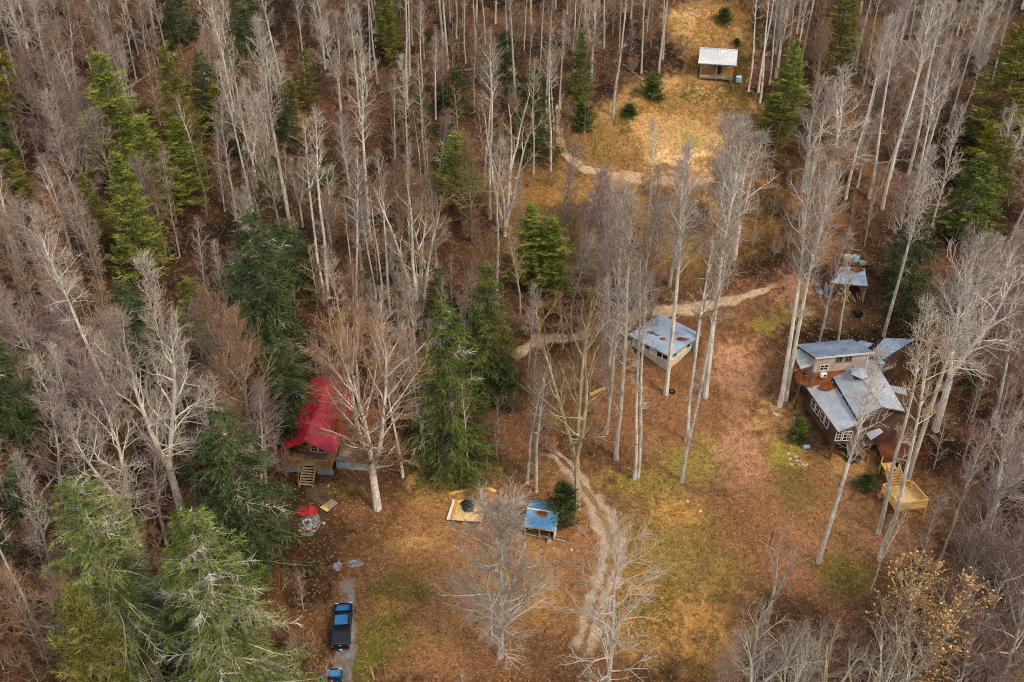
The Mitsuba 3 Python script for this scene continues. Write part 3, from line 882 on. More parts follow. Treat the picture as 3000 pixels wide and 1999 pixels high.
    ('hemlock_green', 'hemlock_tree', 1330, 1392, 880, 270, 'big green hemlock right of the red roofed cabin'),
    ('hemlock_small', 'hemlock_tree', 1370, 1350, 1140, 150, 'low dark hemlock at the foot of the big green one'),
    ('hemlock_green', 'hemlock_tree', 1432, 1150, 765, 180, 'slender hemlock behind the big green one at the centre'),
    ('hemlock_dark', 'hemlock_tree', 790, 1010, 610, 270, 'dark hemlock above the round crowned tree in the left woods'),
    ('hemlock_dark', 'hemlock_tree', 850, 1230, 990, 190, 'dark hemlock touching the left side of the red roof'),
    ('hemlock_dark', 'hemlock_tree', 870, 860, 640, 190, 'dark hemlock right of the white trunk group behind the cabin'),
    ('pine_olive', 'hemlock_tree', 600, 1060, 800, 150, 'yellow green hemlock in the left woods below the centre'),
    ('hemlock_dark', 'hemlock_tree', 60, 1290, 960, 230, 'dark hemlock at the left edge of the woods'),
    ('hemlock_small', 'hemlock_tree', 865, 1330, 1220, 110, 'small hemlock against the left eave of the red roof'),
    ('hemlock_small', 'hemlock_tree', 520, 1380, 1230, 150, 'small dark hemlock under the bare trees at left'),
    ('hemlock_small', 'hemlock_tree', 390, 980, 820, 150, 'small dark hemlock in the shade of the left woods'),
    ('pine_bright', 'pine_tree', 375, 540, 148, 215, 'bright green pine in the upper left woods, the tallest of its row'),
    ('pine_bright', 'pine_tree', 470, 640, 335, 170, 'bright green pine right of the tallest one at the upper left'),
    ('pine_bright', 'pine_tree', 425, 820, 440, 165, 'yellowish green pine below the tallest one at the upper left'),
    ('pine_olive', 'pine_tree', 555, 480, 125, 150, 'olive pine in the upper left woods beside the rusty leaves'),
    ('pine_bright', 'pine_tree', 560, 600, 340, 140, 'small green pine under the olive one at the upper left'),
    ('pine_olive', 'pine_tree', 310, 760, 500, 110, 'dim olive pine left of the bright pines'),
    ('pine_yellow', 'pine_tree', 40, 360, 110, 150, 'yellow green tree at the top left edge'),
    ('pine_yellow', 'pine_tree', 655, 420, 230, 95, 'small yellow pine in the upper left woods'),
    ('pine_olive', 'pine_tree', 50, 620, 440, 150, 'olive green tree at the left edge below the yellow one'),
    ('pine_olive', 'pine_tree', 860, 370, 230, 80, 'faint olive pine beside the tallest white trunk'),
    ('hemlock_dark', 'pine_tree', 525, 130, -90, 130, 'dark conifer at the top edge on the left'),
    ('hemlock_dark', 'pine_tree', 725, 110, -80, 140, 'dark conifer at the top edge right of the other dark one'),
    ('pine_bright', 'pine_tree', 1143, 150, -40, 100, 'bright yellow green pine at the top edge'),
    ('pine_tall', 'pine_tree', 1345, 660, 385, 150, 'leafy green pine with a bare foot in the centre woods'),
    ('pine_bright', 'pine_tree', 1555, 830, 590, 150, 'bright yellow pine at the middle, left of the pair'),
    ('pine_bright', 'pine_tree', 1615, 850, 630, 140, 'bright yellow pine at the middle, right of the pair'),
    ('spruce', 'spruce_tree', 1692, 300, 88, 92, 'green spruce beside the field trail at the top'),
    ('holly', 'holly_bush', 1708, 376, 284, 78, 'round dark green bush below the spruce at the field trail'),
    ('holly', 'holly_bush', 1910, 284, 208, 75, 'round green bush at the upper left edge of the field'),
    ('holly', 'holly_bush', 1842, 338, 300, 55, 'low green bush beside the tall white trunk of the upper field'),
    ('holly', 'holly_bush', 2120, 66, 18, 58, 'green bush near the top of the field'),
    ('holly', 'holly_bush', 2157, 134, 110, 30, 'small green bush behind the white roofed cabin'),
    ('hemlock_dark', 'hemlock_tree', 1560, 460, 190, 140, 'dark hemlock left of the field trail'),
    ('hemlock_small', 'hemlock_tree', 1340, 330, 190, 110, 'dark hemlock in the upper centre woods'),
    ('hemlock_small', 'hemlock_tree', 1480, 260, 90, 110, 'dim hemlock high in the upper centre woods'),
    ('pine_bright', 'pine_tree', 2285, 410, 108, 145, 'green pine on the slope right of the white roofed cabin'),
    ('pine_olive', 'pine_tree', 2245, 440, 270, 110, 'olive pine below the green pine right of the white roofed cabin'),
    ('pine_olive', 'pine_tree', 2440, 240, -60, 170, 'olive pine at the top edge on the right'),
    ('pine_olive', 'pine_tree', 2900, 470, 60, 240, 'olive pine of the right edge, left of the deep green one'),
    ('pine_yellow', 'pine_tree', 2985, 420, -60, 290, 'deep yellow green pine in the upper right corner'),
    ('pine_yellow', 'pine_tree', 2865, 560, 355, 180, 'yellow green pine above the blue green one at the right'),
    ('spruce', 'pine_tree', 2820, 690, 440, 190, 'blue green pine at the right'),
    ('pine_olive', 'pine_tree', 2890, 620, 400, 120, 'olive pine behind the blue green one at the right'),
    ('hemlock_dark', 'hemlock_tree', 2640, 940, 600, 140, 'dark hemlock behind the big house'),
    ('hemlock_dark', 'hemlock_tree', 2610, 850, 640, 110, 'dark hemlock right of the workshop'),
    ('hemlock_small', 'hemlock_tree', 2840, 1130, 1050, 90, 'yellow green young conifer right of the big house'),
    ('cedar', 'cedar_tree', 1648, 1535, 1408, 105, 'small dark cedar at the right end of the blue roofed shed'),
    ('holly', 'holly_bush', 2335, 1290, 1222, 62, 'dark green bush on the yard left of the big house'),
    ('cedar', 'cedar_tree', 2535, 1430, 1392, 62, 'dark shrub beside the new wooden deck'),
]
SIGHT = []        # conifers that stand open to the valley: no filler is planted right before them
for kd, nm, bx, by, ty, w, lab in HAND:
    if nm in ('pine_tree', 'hemlock_tree', 'spruce_tree'):
        SIGHT.append((bx, by, ty, w, G(bx, by)[1]))
    cat = {'bare_tree': 'tree', 'beech_tree': 'tree', 'hemlock_tree': 'hemlock', 'pine_tree': 'pine', 'spruce_tree': 'spruce', 'holly_bush': 'bush', 'cedar_tree': 'cedar'}[nm]
    tree(kd, nm, bx, by, ty, w, lab, cat=cat)

# ------------------------------------------------------------------ the woods between them
from shapely.geometry import Polygon, Point
CLEAR = [Polygon([G(*q)[:2] for q in poly]) for poly in [
    [(1640, 250), (1700, 420), (1640, 520), (1640, 620), (1720, 700), (2100, 790), (2300, 780), (2360, 640), (2280, 520), (2260, 330), (2200, 120), (2210, 2), (2050, 2), (2010, 140), (1900, 300), (1790, 320)],
    [(840, 1110), (800, 1330), (840, 1480), (850, 1700), (900, 1999), (930, 2150), (2200, 2150), (2250, 1990), (2560, 1900), (2740, 1620), (2780, 1200), (2700, 960), (2560, 880), (2580, 740), (2420, 740), (2260, 800), (1820, 880), (1800, 1130), (1720, 1290), (1500, 1330), (1400, 1420), (1180, 1440), (1140, 1330), (1120, 1110)],
    [(1460, 1080), (1500, 1010), (1700, 950), (1860, 900), (1860, 960), (1640, 1040), (1500, 1100)],
]]
CLEAR_ALL = CLEAR[0].union(CLEAR[1].buffer(0)).union(CLEAR[2].buffer(0))
WOODS = [  # place, test on the photo pixel of the foot, kinds
    ('in the top left corner woods', lambda x, y: x < 500 and y < 330, ['poplar_a', 'poplar_c', 'slim_a', 'slim_b', 'oak_a', 'oak_b', 'maple_b', 'maple_p']),
    ('among the green pines of the upper left', lambda x, y: x < 560 and y < 700, ['poplar_b', 'poplar_c', 'slim_b', 'oak_a', 'maple_b', 'maple_p', 'maple_p']),
    ('right of the green pines of the upper left', lambda x, y: x < 1000 and y < 700, ['poplar_a', 'poplar_b', 'slim_a', 'slim_b', 'oak_b', 'maple_b', 'maple_p']),
    ('at the top edge left of the field', lambda x, y: 1000 <= x < 1700 and y < 250, ['poplar_a', 'poplar_b', 'pole', 'pole', 'pole_b', 'slim_a', 'maple_b']),
    ('in the woods left of the field trail', lambda x, y: 1000 <= x < 1700 and y < 560, ['poplar_a', 'poplar_b', 'pole', 'pole', 'pole_b', 'poplar_b', 'slim_a', 'maple_b', 'slim_b']),
    ('in the woods behind the red roofed cabin', lambda x, y: 850 <= x < 1280 and y >= 560, ['poplar_b', 'poplar_c', 'slim_a', 'slim_b', 'oak_a', 'oak_b', 'maple_b', 'pole_b', 'maple_b']),
    ('in the woods below the yellow pines', lambda x, y: 1280 <= x < 1700 and y >= 560, ['poplar_b', 'slim_a', 'slim_b', 'oak_a', 'pole_b', 'maple_b']),
    ('in the shaded woods at the left edge', lambda x, y: x < 380 and y < 1400, ['poplar_c', 'oak_a', 'oak_b', 'maple_b', 'maple_p', 'slim_b', 'maple_p']),
    ('in the shade left of the red roofed cabin', lambda x, y: x < 850 and y < 1400, ['poplar_c', 'oak_a', 'oak_b', 'maple_b', 'maple_p', 'slim_b', 'maple_p']),
    ('in the dark lower left corner', lambda x, y: x < 900, ['maple_b', 'maple_p', 'slim_b', 'oak_a']),
    ('right of the white roofed cabin', lambda x, y: x < 2400 and y < 760, ['poplar_a', 'poplar_b', 'pole', 'slim_a', 'slim_b', 'maple_b', 'oak_b']),
    ('on the slope at the upper right', lambda x, y: y < 420, ['poplar_a', 'poplar_b', 'pole', 'slim_a', 'slim_b', 'maple_b', 'maple_p', 'oak_b', 'maple_p']),
    ('on the red leaf slope above the workshop', lambda x, y: y < 760, ['poplar_a', 'pole', 'slim_b', 'maple_b', 'maple_p', 'oak_b', 'oak_a', 'maple_p']),
    ('right of the big house', lambda x, y: y < 1350, ['maple_p', 'maple_b', 'oak_a', 'slim_b', 'maple_p', 'oak_b']),
    ('at the lower right edge beyond the deck', lambda x, y: True, ['maple_p', 'maple_b', 'oak_a', 'slim_b', 'maple_p']),
]
LOOK = {'poplar_a': 'tall straight pale tree', 'poplar_b': 'tall slender pale tree', 'poplar_c': 'tall grey tree', 'slim_a': 'thin pale tree', 'slim_b': 'thin grey purplish tree', 'oak_a': 'crooked grey tree',
        'oak_b': 'pale forked tree', 'maple_b': 'reddish fine twigged tree', 'maple_p': 'purplish fine twigged tree', 'pole': 'white trunk bare to its top', 'pole_b': 'thin white trunk with few limbs'}


def screens(x, y, h):
    a, b = proj((x, y, gz(x, y))), proj((x, y, gz(x, y) + h))
    for bx, by, ty, w, cy in SIGHT:
        if y < cy - .5 and b[1] < by and a[1] > ty + .3 * (by - ty):
            r = min(max((a[1] - (ty + by) / 2) / max(a[1] - b[1], 1), 0), 1)
            mx = a[0] + (b[0] - a[0]) * r
            if abs(mx - bx) < w * .42:
                return True
    return False


rw = np.random.default_rng(77)
xy = [(t[1], t[2]) for t in TREES]
NB = 300 - used['bare_tree'] - 1
n_bare = n_sap = tries = 0
fill = []
while n_bare < NB and tries < 9000:
    tries += 1
    y = rw.uniform(60, 212)
    half = .56 * (y * math.cos(PITCH) + (CAM_H - gz(0, y)) * math.sin(PITCH)) + 4
    x = rw.uniform(-half, half)
    if CLEAR_ALL.contains(Point(x, y)):
        continue
    if min((x - a) ** 2 + (y - b) ** 2 for a, b in xy) < 2.7 ** 2:
        continue
    px, py, _ = proj((x, y, gz(x, y)))
    if x > 0 and y < 68 and px < 2250:
        continue
    for where, test, kinds in WOODS:
        if test(px, py):
            break
    kd = kinds[rw.integers(len(kinds))]
    h = PROTO[kd][1] * rw.uniform(.72, 1.05) * (.8 if py > 1400 else 1)
    if py > 1950:
        h *= .7
    if screens(x, y, h) and rw.random() < .85:
        continue
    xy.append((x, y))
    plant(kd, 'bare_tree', x, y, h, PROTO[kd][2] * h / PROTO[kd][1] * rw.uniform(.85, 1.15), f'{LOOK[kd]} {where}', 'tree', f'{where} - {LOOK[kd]}', rng=rw)
    n_bare += 1
# dim hemlocks under the canopy
n_h = tries = 0
while n_h < 34 and tries < 4000:
    tries += 1
    y = rw.uniform(72, 200)
    x = rw.uniform(-100, -4) if rw.random() < .8 else rw.uniform(-4, 95)
    px, py, _ = proj((x, y, gz(x, y)))
    if not (-80 < px < 3080) or py > 1900 or CLEAR_ALL.contains(Point(x, y)) or min((x - a) ** 2 + (y - b) ** 2 for a, b in xy) < 2.2 ** 2:
        continue
    for where, test, kinds in WOODS:
        if test(px, py):
            break
    kd = ['hemlock_small', 'hemlock_small', 'hemlock_dark', 'pine_olive'][rw.integers(4)]
    look = {'hemlock_small': 'small dark conifer', 'hemlock_dark': 'dark drooping conifer', 'pine_olive': 'dim olive conifer'}[kd]
    h = {'hemlock_small': 8, 'hemlock_dark': 12, 'pine_olive': 11}[kd] * rw.uniform(.7, 1.2)
    xy.append((x, y))
    plant(kd, 'understory_conifer', x, y, h, None, f'{look} under the bare trees {where}', 'conifer', f'{look}s {where}', rng=rw)
    n_h += 1
# past the three hundred nearest: the rest of the woods
i = tries = 0
while i < 400 and tries < 12000:
    tries += 1
    y = rw.uniform(70, 212)
    half = .55 * (y * math.cos(PITCH) + (CAM_H - gz(0, y)) * math.sin(PITCH)) + 3
    x = rw.uniform(-half, half)
    if CLEAR_ALL.contains(Point(x, y)) or min((x - a) ** 2 + (y - b) ** 2 for a, b in xy) < 1.7 ** 2:
        continue
    px, py, _ = proj((x, y, gz(x, y)))
    if py > 1500:
        continue
    for where, test, kinds in WOODS:
        if test(px, py):
            break
    i += 1
    kd = kinds[rw.integers(len(kinds))]
    h = PROTO[kd][1] * rw.uniform(.55, .85)
    if screens(x, y, h) and rw.random() < .85:
        i -= 1
        continue
    xy.append((x, y))
    plant(kd, '', x, y, h, None, None, rng=rw, key=f'woodland__{i:03d}')
tag('woodland', 'the many smaller bare trees filling the woods between the taller ones', 'woods', kind='stuff')
# undergrowth: too many thin stems to count
i = 0
tries = 0
while i < 620 and tries < 20000:
    tries += 1
    y = rw.uniform(66, 205)
    half = .54 * (y * math.cos(PITCH) + (CAM_H - gz(0, y)) * math.sin(PITCH))
    x = rw.uniform(-half, half)
    if CLEAR_ALL.buffer(-1.5).contains(Point(x, y)):
        continue
    kd = ['sapling_0', 'sapling_1', 'sapling_2', 'brush', 'brush', 'brush_leafy'][rw.integers(6)]
    i += 1
    h = PROTO[kd][1] * rw.uniform(.6, 1.25)
    plant(kd, '', x, y, h, None, None, rng=rw, key=f'undergrowth__{i:03d}')
mid = Polygon([G(*q)[:2] for q in [(1640, 560), (2250, 560), (2330, 640), (2280, 790), (2080, 800), (1880, 850), (1760, 900), (1650, 780)]])
ll = Polygon([G(*q)[:2] for q in [(-40, 1380), (420, 1380), (760, 1999), (760, 2090), (-40, 2090)]])
rr2 = Polygon([G(*q)[:2] for q in [(2100, 1930), (2480, 1850), (2800, 1560), (3040, 1300), (3040, 2090), (2080, 2090)]])
for area, n, kinds in ((mid, 70, ['brush', 'brush_leafy', 'sapling_1', 'brush']), (ll, 90, ['brush', 'brush', 'sapling_2', 'brush_leafy', 'sapling_0']), (rr2, 80, ['brush', 'sapling_0', 'sapling_0', 'brush_leafy'])):
    x0, y0, x1, y1 = area.bounds
    k = 0
    while k < n:
        x, y = rw.uniform(x0, x1), rw.uniform(y0, y1)
        if not area.contains(Point(x, y)):
            continue
        k += 1
        i += 1
        kd = kinds[rw.integers(len(kinds))]
        plant(kd, '', x, y, PROTO[kd][1] * rw.uniform(.5, 1.0), None, None, rng=rw, key=f'undergrowth__{i:03d}')
tag('undergrowth', 'thin leafless saplings and brush filling the woods between the trees', 'undergrowth', kind='stuff')

# ------------------------------------------------------------------ building materials
def streaky(a, b, sx=1.0, amt=.3):
    def fn(p, n, uv):
        t = fbm(p.x * .9, p.y * .9, p.z * .9, 3)
        c = mix(a, b, smoothstep(.25, .75, t))
        return c * (1 - amt + 2 * amt * noise(p.x * 5, p.y * 5, p.z * 5))
    return fn


mat('roof_white', streaky((.56, .60, .67), (.66, .70, .76), amt=.06), .38, .5)
mat('roof_blue', streaky((.055, .19, .40), (.12, .30, .52), amt=.2), .5, .45)
mat('roof_red', streaky((.33, .008, .030), (.52, .030, .075), amt=.28), .40, .55)
mat('roof_redbrown', streaky((.24, .035, .022), (.40, .06, .03), amt=.3), .6, .3)
mat('roof_trim_red', (.62, .05, .02), .5, .4)
mat('roof_steel', streaky((.31, .36, .45), (.39, .45, .55), amt=.14), .45, .5)
mat('roof_pavilion', streaky((.25, .33, .47), (.33, .42, .57), amt=.14), .45, .5)
mat('roof_slate', streaky((.14, .21, .33), (.25, .33, .47), amt=.15), .45, .5)
mat('roof_greenish', streaky((.30, .39, .39), (.45, .52, .50), amt=.25), .5, .4)
mat('roof_workshop', streaky((.30, .40, .54), (.42, .52, .66), amt=.15), .45, .5)
mat('white_trim', (.74, .73, .70), .6, .3)
mat('white_wall', streaky((.50, .46, .38), (.68, .64, .55), amt=.12), .8, .2)
mat('wood_honey', streaky((.34, .16, .045), (.50, .27, .09), amt=.25), .7, .2)
mat('wood_new', streaky((.58, .36, .12), (.74, .50, .20), amt=.18), .75, .2)
mat('wood_osb', streaky((.58, .39, .16), (.76, .56, .29), amt=.3), .8, .2)
mat('wood_orange', streaky((.55, .25, .05), (.68, .36, .09), amt=.2), .75, .2)
mat('wood_grey', streaky((.19, .16, .13), (.34, .29, .25), amt=.25), .85, .15)
mat('wood_weathered', streaky((.30, .22, .13), (.45, .35, .23), amt=.25), .85, .15)
mat('wood_redbrown', streaky((.095, .034, .022), (.165, .062, .036), amt=.22), .75, .2)
mat('deck_brown', streaky((.22, .075, .030), (.34, .13, .055), amt=.2), .75, .2)
mat('truck_body', (.012, .055, .14), .25, .6, metallic=1.0, clearcoat=1.0, clearcoat_gloss=.9)
mat('wood_dark', streaky((.07, .045, .032), (.13, .085, .06), amt=.25), .85, .15)
mat('wall_dark', streaky((.065, .036, .028), (.115, .062, .046), amt=.22), .8, .2)
mat('siding_grey', streaky((.34, .28, .25), (.48, .41, .37), amt=.15), .8, .2)
mat('panel_bluegrey', streaky((.22, .29, .35), (.34, .42, .49), amt=.12), .6, .3)
mat('concrete', streaky((.35, .33, .30), (.50, .48, .44), amt=.15), .9, .1)
mat('glass_dark', (.015, .02, .025), .05, .6)
mat('glass_green', (.02, .05, .05), .05, .6)
mat('black_tarp', streaky((.012, .011, .014), (.035, .032, .04), amt=.3), .5, .4)
mat('black_rubber', (.012, .012, .013), .8, .2)
mat('steel', (.55, .56, .58), .35, .5, metallic=.8)
mat('chair_red', (.55, .008, .03), .5, .4)
mat('truck_paint', (.035, .20, .46), .22, .6, metallic=1.0, clearcoat=1.0, clearcoat_gloss=.9)
mat('car_paint', (.10, .36, .62), .22, .6, metallic=1.0, clearcoat=1.0, clearcoat_gloss=.9)
mat('truck_black', (.008, .012, .018), .35, .4)
mat('tank_blue', (.40, .60, .74), .4, .4)
mat('barrel_blue', (.22, .38, .55), .4, .4)
mat('stone_mat', streaky((.32, .28, .23), (.58, .52, .45), amt=.2), .9, .1)
mat('firebrick', streaky((.42, .43, .46), (.62, .63, .66), amt=.15), .85, .2)
mat('ash', (.05, .03, .025), .95, .1)
mat('log_bark', streaky((.08, .05, .03), (.16, .10, .06), amt=.3), .95, .1)
mat('log_cut', streaky((.52, .28, .12), (.68, .42, .20), amt=.2), .85, .1)
mat('sand_yellow', streaky((.60, .33, .10), (.74, .46, .18), amt=.15), .95, .1)
mat('red_lamp', (.45, .02, .02), .3, .5)
mat('white_plastic', (.78, .78, .76), .4, .4)
diffuse('fallen_leaf', vary((.12, .040, .016), (.27, .10, .036), 1.2, 7.0, .4))


def V(*a):
    return np.array(a, float)


def ribbed(parent, A, B, C, D, m, width=.95, pitch=.30, h=.05, name='roof_panel', t=.02):
    """metal roof: panels laid side by side from eave A-B up to D-C, each its own piece with raised ribs"""
    A, B, C, D = (np.asarray(q, float) for q in (A, B, C, D))
    n = nrm(np.cross(B - A, D - A))
    if n[2] < 0:
        n = -n
    W = max(np.linalg.norm(B - A), np.linalg.norm(C - D))
    k = max(1, round(W / width))
    per = max(1, round(W / k / pitch))
    for i in range(k):
        s, hh = [], []
        for j in range(per):
            q0 = (i + j / per) / k
            w = 1 / k / per
            s += [q0, q0 + .52 * w, q0 + .62 * w, q0 + .86 * w, q0 + .96 * w]
            hh += [0, 0, h, h, 0]
        s.append((i + 1) / k)
        hh.append(0.0)
        s, hh = np.array(s), np.array(hh) + (.004 if i % 2 else 0)
        lo = A + (B - A) * s[:, None] + n * hh[:, None]
        hi = D + (C - D) * s[:, None] + n * hh[:, None]
        v = np.vstack([lo, hi, lo - n * t, hi - n * t])
        m_ = len(s)
        a = np.arange(m_ - 1)
        f = np.vstack([np.stack([a, a + 1, m_ + a + 1], 1), np.stack([a, m_ + a + 1, m_ + a], 1),
                       np.stack([2 * m_ + a, 3 * m_ + a + 1, 2 * m_ + a + 1], 1), np.stack([2 * m_ + a, 3 * m_ + a, 3 * m_ + a + 1], 1),
                       np.stack([a, 2 * m_ + a, 2 * m_ + a + 1], 1), np.stack([a, 2 * m_ + a + 1, a + 1], 1),
                       np.stack([m_ + a, m_ + a + 1, 3 * m_ + a + 1], 1), np.stack([m_ + a, 3 * m_ + a + 1, 3 * m_ + a], 1),
                       [[0, m_, 3 * m_], [0, 3 * m_, 2 * m_], [m_ - 1, 3 * m_ - 1, 4 * m_ - 1], [m_ - 1, 4 * m_ - 1, 2 * m_ - 1]]])
        put(parent, name, (v, f), m)


def slab_up(pts, t=.10):
    """solid deck under a roof: pts lie just below the panels"""
    p = np.asarray(pts, float)
    if np.cross(p[1] - p[0], p[2] - p[0])[2] < 0:
        p = p[::-1]
    return MB().slab(p, t)


def lap(mb, A, B, z0, z1, board=.2, out=None, zb=None):
    """overlapping horizontal boards on the wall from A to B (xy), outward to the right-hand side of A->B; top height z1 at A and zb at B"""
    A, B = np.asarray(A[:2], float), np.asarray(B[:2], float)
    d = nrm(B - A)
    o = np.array([d[1], -d[0]])
    zb = z1 if zb is None else zb
    k = max(1, int(math.ceil((max(z1, zb) - z0) / board - 1e-6)))
    for i in range(k):
        a = z0 + i * board
        if max(z1, zb) <= a + .01:
            continue
        sA, sB = 0.0, 1.0
        if z1 < a + .01:
            sA = (a + .01 - z1) / (zb - z1)
        if zb < a + .01:
            sB = (z1 - a - .01) / (z1 - zb)
        qa, qb = A + (B - A) * sA, A + (B - A) * sB
        ta, tb = max(a + .01, min(a + board, z1)), max(a + .01, min(a + board, zb))
        pr = .065, .012
        v = []
        for q, tz in ((qa, ta), (qb, tb)):
            v += [[*(q + o * pr[0]), a], [*(q + o * pr[1]), tz], [*(q - o * .02), tz], [*(q - o * .02), a]]
        f = []
        for e in range(4):
            g = (e + 1) % 4
            f += [[e, e + 4, g + 4], [e, g + 4, g]]
        f += [[0, 1, 2], [0, 2, 3], [4, 6, 5], [4, 7, 6]]
        mb.add(np.array(v), f)
    return mb


def window(parent, c, d, w, h, nx=2, ny=2, frame='white_trim', glass='glass_dark', name='window', bar=.05, fr=.09, up=(0, 0, 1)):
    """framed window centred at c on a wall whose horizontal direction is d (outward = d x up to the right)"""
    c, d, up = np.asarray(c, float), nrm(d), nrm(up)
    o = np.cross(d, up)
    mb = MB()

    def bar_(u0, u1, z0, z1, a, b):
        v = [c + d * u + up * z + o * q for q in (a, b) for (u, z) in ((u0, z0), (u1, z0), (u1, z1), (u0, z1))]
        mb.add(v, BOXF[:, ::-1])
    W, Hh = w / 2, h / 2
    bar_(-W, -W + fr, -Hh, Hh, 0, .10)
    bar_(W - fr, W, -Hh, Hh, 0, .10)
    bar_(-W + fr, W - fr, -Hh, -Hh + fr, 0, .097)
    bar_(-W + fr, W - fr, Hh - fr, Hh, 0, .097)
    for i in range(1, nx):
        u = -W + fr + (w - 2 * fr) * i / nx
        bar_(u - bar / 2, u + bar / 2, -Hh + fr, Hh - fr, .02, .085)
    for j in range(1, ny):
        z = -Hh + fr + (h - 2 * fr) * j / ny
        bar_(-W + fr, W - fr, z - bar / 2, z + bar / 2, .02, .080)
    k = put(parent, name, mb, frame)
    g = MB()
    v = [c + d * u + up * z + o * q for q in (.03, .05) for (u, z) in ((-W + fr, -Hh + fr), (W - fr, -Hh + fr), (W - fr, Hh - fr), (-W + fr, Hh - fr))]
    g.add(v, BOXF[:, ::-1])
    put(k, 'pane', g, glass)
    return k


def rail(parent, A, B, m, height=1.0, posts=3, gap=.14, post=.10, bal=.05, name='railing'):
    """railing from A to B at deck level: posts, top and bottom rails, balusters"""
    A, B = np.asarray(A, float), np.asarray(B, float)
    U = V(0, 0, 1)
    d = nrm(B - A)
    k = put(parent, name, MB().beam(A + U * height - d * .05, B + U * height + d * .05, .14, .045), m)
    for i in range(posts):
        q = A + (B - A) * i / (posts - 1)
        put(k, 'post', MB().beam(q - U * .15, q + U * (height - .03), post, post), m)
    put(k, 'bottom_rail', MB().beam(A + U * .12, B + U * .12, .05, .08), m)
    L = np.linalg.norm(B - A)
    nb = int(L / gap)
    bm = MB()
    for i in range(1, nb):
        p = A + (B - A) * i / nb
        bm.beam(p + U * .10, p + U * height, bal, bal)
    put(k, 'balusters', bm, m, kind='stuff')
    return k


def boards(mb, O, u, v, w=.14, gap=.012, t=.035):
    """deck boards: each runs along v, laid side by side along u, from corner O"""
    O, u, v = (np.asarray(q, float) for q in (O, u, v))
    L = np.linalg.norm(u)
    k = max(1, int(L / w))
    n = nrm(np.cross(u, v))
    for i in range(k):
        a, b = O + u * (i / k), O + u * ((i + 1) / k) - nrm(u) * gap
        mb.slab([a, b, b + v, a + v] if n[2] > 0 else [a, a + v, b + v, b], t)
    return mb


def leaf_cover(parent, c, u, v, n, seed, name='fallen_leaves', size=.2, lift=.07, label=None):
    """heap of fallen leaves lying on a roof plane: c centre, u and v half axes"""
    r = np.random.default_rng(seed)
    c, u, v = (np.asarray(q, float) for q in (c, u, v))
    nn = nrm(np.cross(u, v))
    nn = nn if nn[2] > 0 else -nn
    a, q = r.uniform(0, 6.283, n), np.sqrt(r.uniform(0, 1, n)) * (1 + .25 * np.sin(3 * r.uniform(0, 6.283, n)))
    p = c + u * (q * np.cos(a))[:, None] + v * (q * np.sin(a))[:, None] + nn * (lift + r.uniform(0, .05, n))[:, None]
    d1 = nrm(nrm(u) * r.normal(0, 1, (n, 1)) + nrm(v) * r.normal(0, 1, (n, 1)) + nn * r.normal(0, .25, (n, 1)))
    d2 = np.cross(nn, d1)
    s = size * r.uniform(.6, 1.2, (n, 1))
    vv = np.stack([p - d1 * s * .5, p + d2 * s * .4, p + d1 * s * .5, p - d2 * s * .4], 1).reshape(-1, 3)
    i = (np.arange(n) * 4)[:, None]
    return put(parent, name, (vv, np.vstack([i + [0, 1, 2], i + [0, 2, 3]])), 'fallen_leaf', kind='stuff')


def mound(parent, cs, m, name, res=.10, label=None):
    """lumpy heap: union of flattened blobs (centre, radii)"""
    parts = []
    for c, rr in cs:
        s = trimesh.creation.icosphere(subdivisions=3)
        v = s.vertices * np.asarray(rr)
        v = v * (1 + .25 * (np.array([mikit.meshkit.fbm(q * 2.6 + np.array(c), 3) for q in v]) - .5))[:, None] + np.asarray(c)
        parts.append((v, s.faces))
    return put(parent, name, join(*parts), m, True)


# ================================================================== the cabin with a white roof, at the top of the field
t = thing('white_roofed_cabin', 'small wooden cabin with a white metal roof and porch above the field', 'cabin')
g = G(2095, 229)
z0 = g[2] + .55
F = MB((35.45, 172.2, z0), math.radians(-11))
hw = 2.85
put(t, 'foundation', F.like().box(-hw, hw, 1.75, 5.2, -1.6, -.02), 'wood_dark')
put(t, 'porch_floor', boards(F.like(), (-hw, 0, 0), (2 * hw, 0, 0), (0, 1.75, 0), .2), 'wood_weathered', kind='stuff')
put(t, 'porch_beam', F.like().box(-hw, hw, -.06, .08, -.32, -.05), 'wood_grey')
for x in (-hw + .1, 0, hw - .1):
    put(t, 'post', F.like().box(x - .09, x + .09, .02, .2, -.9, 2.35), 'wood_grey')
put(t, 'wall', F.like().box(-hw + .1, hw - .1, 1.85, 5.1, -.02, 2.75), 'wood_honey')
sd = MB()
for a, b in (((-hw + .1, 1.85), (hw - .1, 1.85)), ((hw - .1, 1.85), (hw - .1, 5.1)), ((-hw + .1, 5.1), (-hw + .1, 1.85))):
    A, B = F.W((*a, 0)), F.W((*b, 0))
    lap(sd, A, B, z0, z0 + 2.7, .22)
put(t, 'siding', sd, 'wood_honey', kind='stuff')
dx = F.W((1, 0, 0)) - F.W((0, 0, 0))
for x in (-1.7, 1.7):
    window(t, F.W((x, 1.81, 1.55)), dx, .85, .75, 2, 2)
k = put(t, 'door', F.like().box(-.05, .75, 1.76, 1.84, 0, 2.0), 'glass_dark')
put(k, 'handle', F.like().box(.02, .08, 1.71, 1.76, .95, 1.05), 'steel')
ev, rd, bk = F.W((0, -.35, 2.40)), F.W((0, 2.75, 4.05)), F.W((0, 5.5, 2.55))
hx = dx * 3.25
